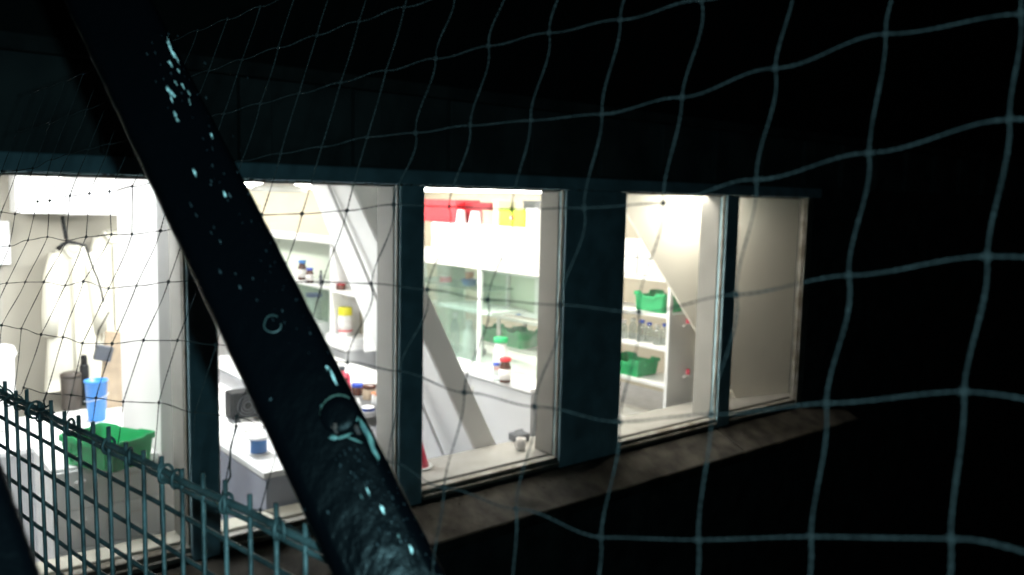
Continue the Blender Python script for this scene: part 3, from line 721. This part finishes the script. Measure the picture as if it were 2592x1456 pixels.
obj('strap', tube_bm([c+Vector((-0.05, 0, 0.04)), c+Vector((-0.02, 0.02, 0.16)), c+Vector((0.05, 0.02, 0.28))], 0.005), M_black, t)

def coat(cx, cy, ztop, h, w_, label, ph=0.0, strap=True, lean=0.0):
    t = thing('lab_coat', label, 'lab coat', (cx, cy, ztop-h), 'cream lab coats on hooks')
    bm = bmesh.new(); rings = []; N = 40
    rows = [(0.0, 0.2), (0.02, 0.36), (0.05, 0.5), (0.10, 0.60), (0.2, 0.68), (0.35, 0.76), (0.55, 0.86), (0.75, 0.94), (0.9, 1.0), (1.0, 1.02)]
    for t_, s in rows:
        ring = []
        for k in range(N):
            a = 2*math.pi*k/N
            f = 1 + 0.05*t_*math.sin(a*7+ph+t_*2) + 0.05*t_*math.sin(a*4+ph*2-t_*3)
            x = w_/2*s*math.cos(a)*f + lean*t_; y = (0.05+0.03*t_)*math.sin(a)*f*1.1
            ring.append(bm.verts.new((cx+x, cy+y, ztop-h*t_-0.012*math.cos(2*a)*(t_ > 0.05))))
        rings.append(ring)
    for i in range(len(rings)-1):
        for k in range(N): bm.faces.new((rings[i][k], rings[i+1][k], rings[i+1][(k+1) % N], rings[i][(k+1) % N]))
    bm.faces.new(rings[0][::-1]); bm.faces.new(rings[-1])
    obj('body', bm, M_coat, t, True)
    for sg in (-1, 1):
        pts = [(cx+sg*w_*0.24, cy-0.01, ztop-h*0.07), (cx+sg*w_*0.33, cy-0.03, ztop-h*0.22), (cx+sg*w_*0.38, cy-0.035, ztop-h*0.45), (cx+sg*w_*0.40, cy-0.03, ztop-h*0.62)]
        obj('sleeve', tube_bm(pts, [0.05, 0.058, 0.056, 0.05], 12), M_coat, t, True)
    obj('collar', tube_bm([(cx-0.07, cy-0.05, ztop-0.01), (cx-0.02, cy-0.075, ztop-0.09), (cx+0.02, cy-0.075, ztop-0.09), (cx+0.07, cy-0.05, ztop-0.01)], 0.014, 8), M_coat, t, True)
    obj('placket', box_bm((cx-0.012+lean*.5, cy-0.105, ztop-h*0.95), (cx+0.012+lean*.5, cy-0.085, ztop-0.1), 0.002), M_coat, t)
    for i in range(5):
        b2 = lathe_bm([(0.009, 0), (0.009, 0.004)], (0, 0, 0), 10)
        b2.transform(Matrix.Translation((cx+lean*.5, cy-0.104, ztop-0.18-i*0.15)) @ Matrix.Rotation(math.pi/2, 4, 'X')); obj('button', b2, M_grey, t)
    return t
c = onY(190, 618, 2.5)
coat(c.x-0.01, 2.58, c.z, 1.05, 0.40, 'front lab coat with a dark strap, hanging under the box light', 0.4)
c2 = onY(280, 600, 2.6)
coat(c2.x+0.02, 2.66, c2.z+0.05, 0.92, 0.34, 'lab coat hanging beside the bright stub partition', 1.7)
# hook and strap
t = thing('hanging_strap', 'dark strap looped from a hook over the front lab coat', 'strap', (c.x, 2.5, c.z))
P = lambda x, y, Y=2.46: onY(x, y, Y)
obj('hook', tube_bm([P(158, 548, 2.52), P(163, 580, 2.5), P(168, 605, 2.47)], 0.013, 8), M_black, t, True)
obj('bar', tube_bm([P(146, 632), P(158, 620), P(172, 612), P(198, 617), P(216, 622)], [0.018, 0.014, 0.016, 0.01, 0.012], 8), M_black, t, True)
obj('cord', tube_bm([P(216, 622), P(226, 650), P(236, 680), P(247, 705), P(256, 735), P(262, 765)], 0.008, 8), M_black, t, True)
# poster like white sheets at far left
tag(obj('wall_cabinet', box_bm((onY(-60, 600, 2.7).x, 2.68, onY(0, 670, 2.7).z), (onY(24, 600, 2.7).x, 2.88, onY(0, 560, 2.7).z), 0.004), M_lam), 'white cupboard edge at the far left of the left window', 'cupboard')
c = onZ(10, 905, 1.2)
c = onY(8, 885, 2.0)
t = thing('white_bowl', 'white upturned bowl at the left edge of the left window', 'bowl', (c.x, 2.0, 0.901))
obj('body', lathe_bm([(0.05, 0), (0.055, 0.01), (0.06, c.z-0.96), (0.075, c.z-0.93), (0.06, c.z-0.885), (0.02, c.z-0.87)], (c.x, 2.0, 0.902), 22), M_lam, t, True)

# ================================================================== BLACK STRUTS (foreground)
def strut(name, label, pA, dA, pB, dB, wd, m, roll=0.0):
    A = at(*pA, dA); Bp = at(*pB, dB); L = (Bp-A); ln = L.length; d = L.normalized()
    mid = (A+Bp)/2; view = (mid-EYE).normalized()
    s = d.cross(view).normalized(); n = s.cross(d).normalized()
    if n.dot(view) > 0: n = -n
    s = n.cross(d)
    rot = Matrix.Rotation(roll, 3, d); s = rot @ s; n = rot @ n
    t = thing(name, label, 'metal bar', A)
    bm = bmesh.new(); pr = []; h = wd/2; rr = wd*0.16
    for cx, cy, a0 in ((h-rr, h-rr, 0), (-h+rr, h-rr, math.pi/2), (-h+rr, -h+rr, math.pi), (h-rr, -h+rr, 1.5*math.pi)):
        for k in range(5): pr.append((cx+rr*math.cos(a0+k*math.pi/8), cy+rr*math.sin(a0+k*math.pi/8)))
    steps = 60; rings = []
    for i in range(steps+1):
        p = A + L*(i/steps)
        rings.append([bm.verts.new(p + s*x*(1+0.006*math.sin(i*1.7+x*90)) + n*y) for x, y in pr])
    k_ = len(pr)
    for i in range(steps):
        for k in range(k_): bm.faces.new((rings[i][k], rings[i][(k+1) % k_], rings[i+1][(k+1) % k_], rings[i+1][k]))
    bm.faces.new(rings[0][::-1]); bm.faces.new(rings[-1])
    bmesh.ops.recalc_face_normals(bm, faces=bm.faces)
    obj('body', bm, m, t, True)
    return t, A, d, s, n, h
ST, SA, SD, SS, SN, SHW = strut('diagonal_strut', 'thick black painted metal strut crossing diagonally in front of the windows', (205, -140), 0.580, (1062, 1610), 0.430, 0.0500, M_black_paint)
strut('corner_strut', 'black metal strut cutting the lower left corner', (-190, 1000), 0.36, (10, 1600), 0.33, 0.035, M_black_paint)
# chips painted as pale specks, and torn paint, on the strut's front face
FP = SA + SN*(SHW+0.0004)
def face(px, py, lift=0.0): return onP(px, py, FP+SN*lift, SN)
def chip_or_glint(px, py, rx, ry, ang, name='glint_speck', m=M_glint, lift=0.0, n=9, jag=0.35):
    bm = bmesh.new(); top = []; bot = []
    for k in range(n):
        a = 2*math.pi*k/n; q = 1+random.uniform(-jag, jag)
        x = rx*q*math.cos(a); y = ry*q*math.sin(a)
        X = px + x*math.cos(ang)-y*math.sin(ang); Y = py + x*math.sin(ang)+y*math.cos(ang)
        bot.append(bm.verts.new(face(X, Y, lift-0.0003))); 
        X = px + .8*(X-px); Y = py+.8*(Y-py)
        top.append(bm.verts.new(face(X, Y, lift+0.0004+random.uniform(0, 0.0007))))
    c_ = bm.verts.new(face(px, py, lift+0.0009))
    for k in range(n):
        bm.faces.new((bot[k], bot[(k+1) % n], top[(k+1) % n], top[k])); bm.faces.new((top[k], top[(k+1) % n], c_))
    bmesh.ops.recalc_face_normals(bm, faces=bm.faces)
    return obj(name, bm, m, ST)
A_ = math.radians(62)
glints = [(431, 120, 26, 5), (445, 145, 22, 4), (430, 160, 9, 3.5), (452, 180, 9, 3.5), (433, 186, 5, 2), (446, 212, 8, 3), (463, 217, 10, 3), (432, 233, 13, 6), (434, 251, 9, 4), (478, 236, 6, 4), (480, 258, 8, 3), (443, 290, 14, 4.5), (448, 303, 7, 4), (395, 208, 5, 1.5),
         (535, 342, 9, 3), (490, 428, 3, 1.5), (493, 436, 9, 3.5), (538, 420, 6, 2), (534, 468, 5, 2), (568, 490, 9, 3), (582, 495, 7, 2.5), (484, 520, 6, 2), (497, 545, 5, 2), (535, 590, 5, 2), (541, 575, 4, 2), (558, 612, 5, 2), (557, 688, 6, 3), (608, 728, 6, 3.5), (596, 693, 3, 2), (640, 705, 3, 2), (650, 760, 4, 2),
         (828, 931, 9, 5), (845, 955, 16, 5), (838, 945, 5, 3), (1040, 1390, 9, 5), (968, 1288, 11, 6), (932, 1246, 12, 3), (915, 1257, 7, 3), (905, 1210, 4, 2), (925, 1225, 4, 2), (1008, 1355, 6, 3), (1015, 1372, 5, 3), (960, 1340, 5, 3), (985, 1350, 4, 2), (830, 1297, 5, 3), (1003, 1415, 5, 2), (1027, 1368, 4, 2), (955, 1378, 5, 3), (990, 1322, 4, 2), (905, 1140, 4, 3), (886, 1135, 5, 3), (770, 1290, 4, 2), (685, 1010, 3, 8), (887, 1195, 4, 2)]
M_glint2 = mat('bright painted glint', (0.75, 0.85, 0.8), 0.25, col2=(0.3, 0.38, 0.36), vscale=250, bump=0.6, bscale=300)  # strongest highlights on the strut, given as a pale colour
M_glint3 = mat('dull painted glint', (0.07, 0.08, 0.085), 0.4, col2=(0.02, 0.025, 0.03), vscale=300)
for x, y, rx, ry in glints: chip_or_glint(x, y, rx*1.1, ry*0.8, A_+random.uniform(-.15, .15), m=(M_glint2 if rx >= 9 else (M_glint if rx > 5 else M_glint3)) if not 400 < y < 800 or rx > 8.5 else M_glint3, jag=0.55)  # highlights of the bumpy paint, put in as pale raised specks
sp = bmesh.new()  # tiny specks coloured paler than the paint, as faint glints
for k in range(210):
    if k < 110: y = random.uniform(1130, 1450); x = 860+(y-1130)*0.5+random.gauss(25, 45)
    else: y = random.uniform(80, 900); x = 400+(y-80)*0.49+random.gauss(5, 38)
    rx = random.uniform(1.2, 5); a_ = A_+random.uniform(-.4, .4); pts_ = []
    for j in range(5):
        q = 2*math.pi*j/5; r1 = rx*random.uniform(.6, 1.3); r2 = rx*0.4*random.uniform(.6, 1.3)
        pts_.append(sp.verts.new(face(x+r1*math.cos(q)*math.cos(a_)-r2*math.sin(q)*math.sin(a_), y+r1*math.cos(q)*math.sin(a_)+r2*math.sin(q)*math.cos(a_), -0.0002)))
    top_ = sp.verts.new(face(x, y, 0.0006))
    for j in range(5): sp.faces.new((pts_[j], pts_[(j+1) % 5], top_))
o = obj('fine_glints', sp, M_glint3, ST); o['kind'] = 'stuff'
# screw hole ring
ring = [face(690+21*math.cos(a)*(1+.08*math.sin(3*a)), 820+23*math.sin(a)*(1+.06*math.cos(2*a)), 0.0002) for a in [i*math.pi/14 for i in range(25)]]
o = obj('hole_rim', tube_bm(ring, 0.00045, 5), mat('dull rim', (0.03, 0.04, 0.038), 0.4), ST)
# bolt head blister with torn paint
bl = [(0.0100, -0.0005), (0.0100, 0.0009), (0.0093, 0.0014), (0.0050, 0.0015), (0.0, 0.0015)]
bb = lathe_bm(bl, (0, 0, 0), 28)
Mx = Matrix((SS, SN.cross(SS), SN)).transposed().to_4x4(); Mx.translation = face(858, 1050)
bb.transform(Mx); obj('bolt_head', bb, M_black_paint, ST, True)
arc = [face(858+46*math.cos(a), 1050+50*math.sin(a), 0.0005) for a in [math.radians(170+i*9) for i in range(16)]]
obj('torn_paint', tube_bm(arc, [0.0003+0.0004*abs(math.sin(i*1.3)) for i in range(16)], 5), mat('edge of torn paint', (0.05, 0.07, 0.055), 0.5), ST)
for x, y, rx, ry, an in [(925, 1090, 36, 8, 1.05), (945, 1135, 34, 6, 1.05), (900, 1057, 12, 5, 1.0), (835, 1075, 20, 7, 1.4), (845, 1108, 14, 6, 0.1), (868, 1106, 22, 4, -0.35), (895, 1113, 24, 3, 0.35), (818, 1030, 8, 4, 0.4)]:
    chip_or_glint(x, y, rx, ry, an, 'torn_paint', mat('lifted teal paint', (0.14, 0.22, 0.19), 0.35, col2=(0.04, 0.07, 0.07), vscale=220) if 'lifted teal paint' not in MATS else MATS['lifted teal paint'], jag=0.3)
for x, y, rx, ry, an in [(848, 1083, 16, 9, 1.1), (905, 1090, 14, 7, 1.1)]: chip_or_glint(x, y, rx, ry, an, 'rust_spot', M_rust, 0.0006)

# ================================================================== MESH FENCE WITH TOP RAIL
RP = Vector((0.119, -3.089, 2.236)); RD = Vector((0.081, -0.5, 0)).normalized()
def rp(s, z=0, off=0): return RP + RD*s + Vector((0, 0, z)) + Vector((RD.y, -RD.x, 0))*off
S_END = 0.545
def wire_panel(label, s0, s1, off, top, rows, first_rail=True):
    t = thing('wire_mesh_panel', label, 'mesh fence', rp((s0+s1)/2, -rows*0.0285, off), 'welded wire mesh panels')
    n = int(round((s1-s0)/0.0285)); vm = None
    for i in range(n+1):
        s = s0+i*(s1-s0)/n; jit = random.uniform(-0.0008, 0.0008)
        zt_ = top+random.choice((0.008, 0.012, 0.014, 0.010))
        o = obj('upright_wire', tube_bm([rp(s+jit, zt_, off), rp(s, -0.13, off+random.uniform(-.0008, .0008)), rp(s+random.uniform(-.001, .001), -rows*0.0285, off)], 0.0017, 6), M_steel, t, True)
    for j in range(1, rows):
        z_ = -j*0.0285+random.uniform(-.0006, .0006)
        pts = [rp(s0-0.01+k*(s1-s0+0.02)/8, z_+random.uniform(-.0005, .0005), off-0.003) for k in range(9)]
        obj('cross_wire', tube_bm(pts, 0.0017, 6), M_steel, t, True)
    return t
PN = wire_panel('near welded mesh panel under the teal lit end of the rail', -0.13, S_END+0.01, 0.0, 0.0, 22)
P2 = wire_panel('far welded mesh panel overlapping at the left edge', -0.93, -0.115, 0.010, 0.004, 22)
FR = thing('fence_rail', 'rough wire bound top rail carrying net clips above the mesh', 'rail', rp(0.2))
pts = [rp(-0.95+i*0.0375, 0.0006*math.sin(i*2.1), 0.0005*math.sin(i*1.3)) for i in range(42) if -0.95+i*0.0375 < S_END+0.03]
obj('rod', tube_bm(pts, 0.0026, 8), M_steel, FR, True)
obj('rod', tube_bm([p+Vector((0.001, 0.0, -0.0062)) for p in pts], 0.0018, 6), M_steel, FR, True)
hel = []
N = 900
for i in range(N):
    s = -0.9+i*(S_END+0.9)/N; a = i*0.38
    if s > 0.12: continue
    hel.append(rp(s, 0.0062*math.sin(a)*(1+0.2*math.sin(i*.07))-0.003, 0.0062*math.cos(a)))
obj('lashing', tube_bm(hel, 0.0008, 5), M_steel, FR, True)
def clip(s, r, tilt):
    c = rp(s, -0.001, 0); pts = [c + Vector((0, 0, 1))*r*math.sin(a) + (Vector((RD.y, -RD.x, 0))*math.cos(tilt)+RD*math.sin(tilt))*r*math.cos(a) for a in [i*2*math.pi/16*1.08 for i in range(17)]]
    obj('clip', tube_bm(pts, 0.0012, 5), M_steel, FR, True)
def s_at(px):   # distance along the rail where a sight line column meets it
    best = min(((abs((lambda q: 1296+F*q.x/-q.z)(ROT.transposed() @ (rp(s/400.0)-EYE))-px)), s/400.0) for s in range(-300, 240)); return best[1]
for px, r, tl in ((90, 0.012, 0.3), (180, 0.011, 0.8), (275, 0.010, 0.4), (330, 0.010, 1.0), (408, 0.011, 0.9), (418, 0.010, 0.3), (447, 0.010, 0.6), (566, 0.011, 1.1), (574, 0.010, 0.4), (700, 0.010, 0.7), (716, 0.009, 1.2)):
    clip(s_at(px), r*0.62, tl)

# ================================================================== KNOTTED NET
Hm = [[-0.10652788043241404, -0.03358305545595825, 0.4551426266863181], [0.00023895105615975398, -0.13717646273322184, 0.2767829769837499], [0.086277175765473, -0.0289527626495744, 1.0]]
SCL = 0.34682549644915606
h0 = ROT @ Vector((Hm[0][0], Hm[1][0], -Hm[2][0]))*SCL; h1_ = ROT @ Vector((Hm[0][1], Hm[1][1], -Hm[2][1]))*SCL
NP = EYE + ROT @ Vector((Hm[0][2], Hm[1][2], -Hm[2][2]))*SCL
NN = h0.cross(h1_).normalized()
s_ = 2592/2576
K = {}
def row(r, d, sc_=1.0):
    for k_, v in d.items(): K[(k_, r)] = (v[0]*sc_, v[1]*sc_)
row(-1, {2: (1776, 0), 3: (1570, 50), 4: (1390, 83), 5: (1237, 116), 6: (1103, 148), 7: (977, 179)})
row(0, {0: (2228, 85), 1: (1950, 172)}, s_)
row(0, {2: (1726, 247), 3: (1524, 289), 4: (1343, 305), 5: (1190, 318), 6: (1052, 336), 7: (930, 347), 13: (335, 472), 14: (277, 485), 15: (226, 490), 16: (177, 496), 17: (126, 508), 19: (38, 542)})
row(1, {-1: (2540, 300), 0: (2186, 385), 1: (1903, 452), 4: (1288, 527), 5: (1130, 520), 6: (990, 515), 7: (873, 530), 8: (760, 538), 9: (659, 541)}, s_)
row(1, {2: (1679, 514), 3: (1478, 526), 12: (406, 585), 13: (334, 593), 14: (282, 594), 15: (218, 600), 16: (168, 609), 17: (120, 600), 18: (71, 608), 19: (24, 623)})
row(2, {-1: (2483, 645), 0: (2135, 693)}, s_)
row(2, {1: (1863, 746), 2: (1617, 791), 3: (1418, 772), 4: (1235, 759), 5: (1082, 733), 6: (940, 718), 7: (817, 714), 11: (426, 714), 12: (345, 724), 13: (275, 730), 14: (211, 713), 15: (165, 723), 16: (111, 714), 17: (64, 714), 18: (17, 717)})
row(3, {-1: (2425, 985)}, s_)
row(3, {0: (2091, 1021), 1: (1801, 1049), 2: (1567, 1068), 3: (1353, 1030), 4: (1175, 994), 5: (1012, 940), 6: (880, 917), 10: (449, 862), 11: (363, 862), 12: (284, 870), 13: (209, 869), 14: (159, 854), 15: (104, 847), 16: (54, 832), 17: (4, 824)})
row(4, {-1: (2392, 1355), 0: (2040, 1350), 1: (1757, 1358)}, s_)
row(4, {2: (1521, 1360), 3: (1307, 1288), 4: (1124, 1235), 5: (982, 1170), 8: (599, 1055), 9: (494, 1045), 10: (402, 1020), 11: (312, 1017), 12: (243, 1008), 13: (180, 1000), 14: (118, 996)})
row(5, {7: (659, 1291), 8: (563, 1272), 3: (1290, 1560), 2: (1490, 1640), 1: (1735, 1690), 0: (2030, 1690), -1: (2375, 1700), 4: (1095, 1455), 5: (940, 1400)})
def hpx(i, j):
    q = [Hm[k][0]*i+Hm[k][1]*j+Hm[k][2] for k in range(3)]
    return (1296+F*q[0]/q[2], 728-F*q[1]/q[2])
RES = {}
for k_, v in K.items():
    h_ = hpx(*k_); RES[k_] = (v[0]-h_[0], v[1]-h_[1])
def knot_px(i, j):
    if (i, j) in K: return K[(i, j)]
    sx = sy = sw = 0
    for (a, b), r in RES.items():
        w_ = 1/((a-i)**2+(b-j)**2)**1.6; sx += r[0]*w_; sy += r[1]*w_; sw += w_
    h_ = hpx(i, j); return (h_[0]+sx/sw, h_[1]+sy/sw)
IMIN, IMAX, JMIN, JMAX = -3, 21, -3, 5
railpx = [(-200, 857), (0, 971), (200, 1085), (400, 1215), (620, 1330), (795, 1410), (900, 1462)]
def rail_y(x):
    for (a, b), (c, d) in zip(railpx[:-1], railpx[1:]):
        if a <= x <= c: return b+(d-b)*(x-a)/(c-a)
    return 3000
def wob(p, q):  # slow billow out of the flat, metres
    return 0.004*math.sin(p*0.9+q*0.7)+0.003*math.sin(p*2.3-q*1.9)
def P3(px, py, a, b):
    return onP(px, py, NP+NN*wob(a, b), NN)
present = {}
for i in range(IMIN, IMAX+1):
    for j in range(JMIN, JMAX+1):
        p = knot_px(i, j)
        if i >= 7 and p[0] < 800 and p[1] > rail_y(p[0])-14: continue
        if i >= 9 and j >= 5: continue
        present[(i, j)] = p
NET = thing('knotted_net', 'square mesh pigeon net of dark knotted twine hung before the windows', 'net', P3(*present[(6, 2)], 6, 2))
def seg(p0, p1, mode, a0, b0, a1, b1, n=9):
    dx, dy = p1[0]-p0[0], p1[1]-p0[1]; L = math.hypot(dx, dy)
    rnd = random.Random(int(a0*31+b0*7+(5 if mode == 'h' else 0)))
    if mode == 'h':     # leave and enter the knots flatter than the chord
        sg = 1 if dx > 0 else -1
        t0 = (sg*L, dy*rnd.uniform(-0.3, 0.3)); t1 = (sg*L, dy*rnd.uniform(-0.3, 0.25))
    else:
        q_ = 1 if a0 >= 7 else 0; t0 = (dx*rnd.uniform(-1.3+1.9*q_, 0.0+1.1*q_), L*.95); t1 = (dx*rnd.uniform(-0.4+1.1*q_, 0.4+.8*q_), L*.95)
    out = []
    for k in range(n+1):
        t = k/n; h00 = 2*t**3-3*t*t+1; h10 = t**3-2*t*t+t; h01 = -2*t**3+3*t*t; h11 = t**3-t*t
        x = h00*p0[0]+h10*t0[0]+h01*p1[0]+h11*t1[0]; y = h00*p0[1]+h10*t0[1]+h01*p1[1]+h11*t1[1]
        out.append(P3(x, y, a0+(a1-a0)*t, b0+(b1-b0)*t))
    return out
def strand(pts):
    fine = []
    for p, q in zip(pts[:-1], pts[1:]):
        k_ = 4
        for i in range(k_): fine.append(p.lerp(q, i/k_))
    fine.append(pts[-1]); d = 0; bm = bmesh.new(); A1, A2, rr = [], [], []
    ph = random.uniform(0, 6)
    for i, p in enumerate(fine):
        t = (fine[min(i+1, len(fine)-1)]-fine[max(i-1, 0)]).normalized()
        u = t.cross(Vector((0.2, 0.9, 0.4))).normalized(); v = t.cross(u)
        if i: d += (p-fine[i-1]).length
        an = d*900+ph; o_ = (u*math.cos(an)+v*math.sin(an))*0.00028
        fl = 1+0.25*math.sin(d*130+ph)+0.15*math.sin(d*410)
        A1.append(p+o_*fl); A2.append(p-o_*fl); rr.append(0.00023*(1+0.2*math.sin(d*200+ph)))
    tube_bm(A1, rr, 5, bm); tube_bm(A2, rr, 5, bm)
    obj('strand', bm, M_net, NET, True)
for j in range(JMIN, JMAX+1):
    cur = []
    for i in range(IMIN, IMAX):
        if (i, j) in present and (i+1, j) in present:
            sgm = seg(present[(i, j)], present[(i+1, j)], 'h', i, j, i+1, j)
            cur = cur+sgm[1:] if cur else sgm
        elif cur: strand(cur); cur = []
    if cur: strand(cur)
for i in range(IMIN, IMAX+1):
    cur = []; last = None
    for j in range(JMIN, JMAX):
        if (i, j) in present and (i, j+1) in present:
            sgm = seg(present[(i, j)], present[(i, j+1)], 'v', i, j, i, j+1)
            cur = cur+sgm[1:] if cur else sgm; last = j+1
    # tie the lower ends to the rail where the net meets it
    if i >= 7 and last is not None:
        p = present[(i, last)]; x = p[0]-18; y = rail_y(x)
        e = onP(x, y, RP, Vector((RD.y, -RD.x, 0)).normalized()); a = cur[-1]
        for k in range(1, 6):
            t = k/5; cur.append(a.lerp(e, t)+Vector((0, 0, -0.004))*math.sin(t*math.pi))
    if cur: strand(cur)
km = bmesh.new(); bmesh.ops.create_icosphere(km, subdivisions=2, radius=1)
for v in km.verts: v.co *= 1+0.25*math.sin(v.co.x*5+v.co.z*7)*math.cos(v.co.y*6)
kme = bpy.data.meshes.new('knot'); km.to_mesh(kme); km.free(); kme.materials.append(M_net)
for p_ in kme.polygons: p_.use_smooth = True
for (i, j), p in present.items():
    if not (-120 < p[0] < 2720 and -120 < p[1] < 1600): continue
    o = bpy.data.objects.new('knot', kme); COL.objects.link(o); o.parent = NET
    q = P3(*p, i, j)
    s = random.uniform(0.9, 1.15)
    mw = Matrix.Translation(q-NET.location) @ Matrix.Rotation(random.uniform(-.6, .6), 4, NN) @ Matrix.Diagonal((0.0010*s, 0.0017*s, 0.0014*s, 1))
    o.matrix_local = mw
# loose ties from net to rail
for px, (x2, y2) in ((560, (601, 1075)), (700, (659, 1291)), (112, (118, 996))):
    a = rp(s_at(px), 0.004); e = P3(x2, y2, 8, 5); m_ = (a+e)/2+Vector((0, 0, -0.006))
    obj('tie', tube_bm([a, a.lerp(m_, .5)+Vector((0.003, 0, 0.002)), m_, m_.lerp(e, .5)-Vector((0.002, 0, 0)), e], 0.0007, 5), M_net, NET, True)
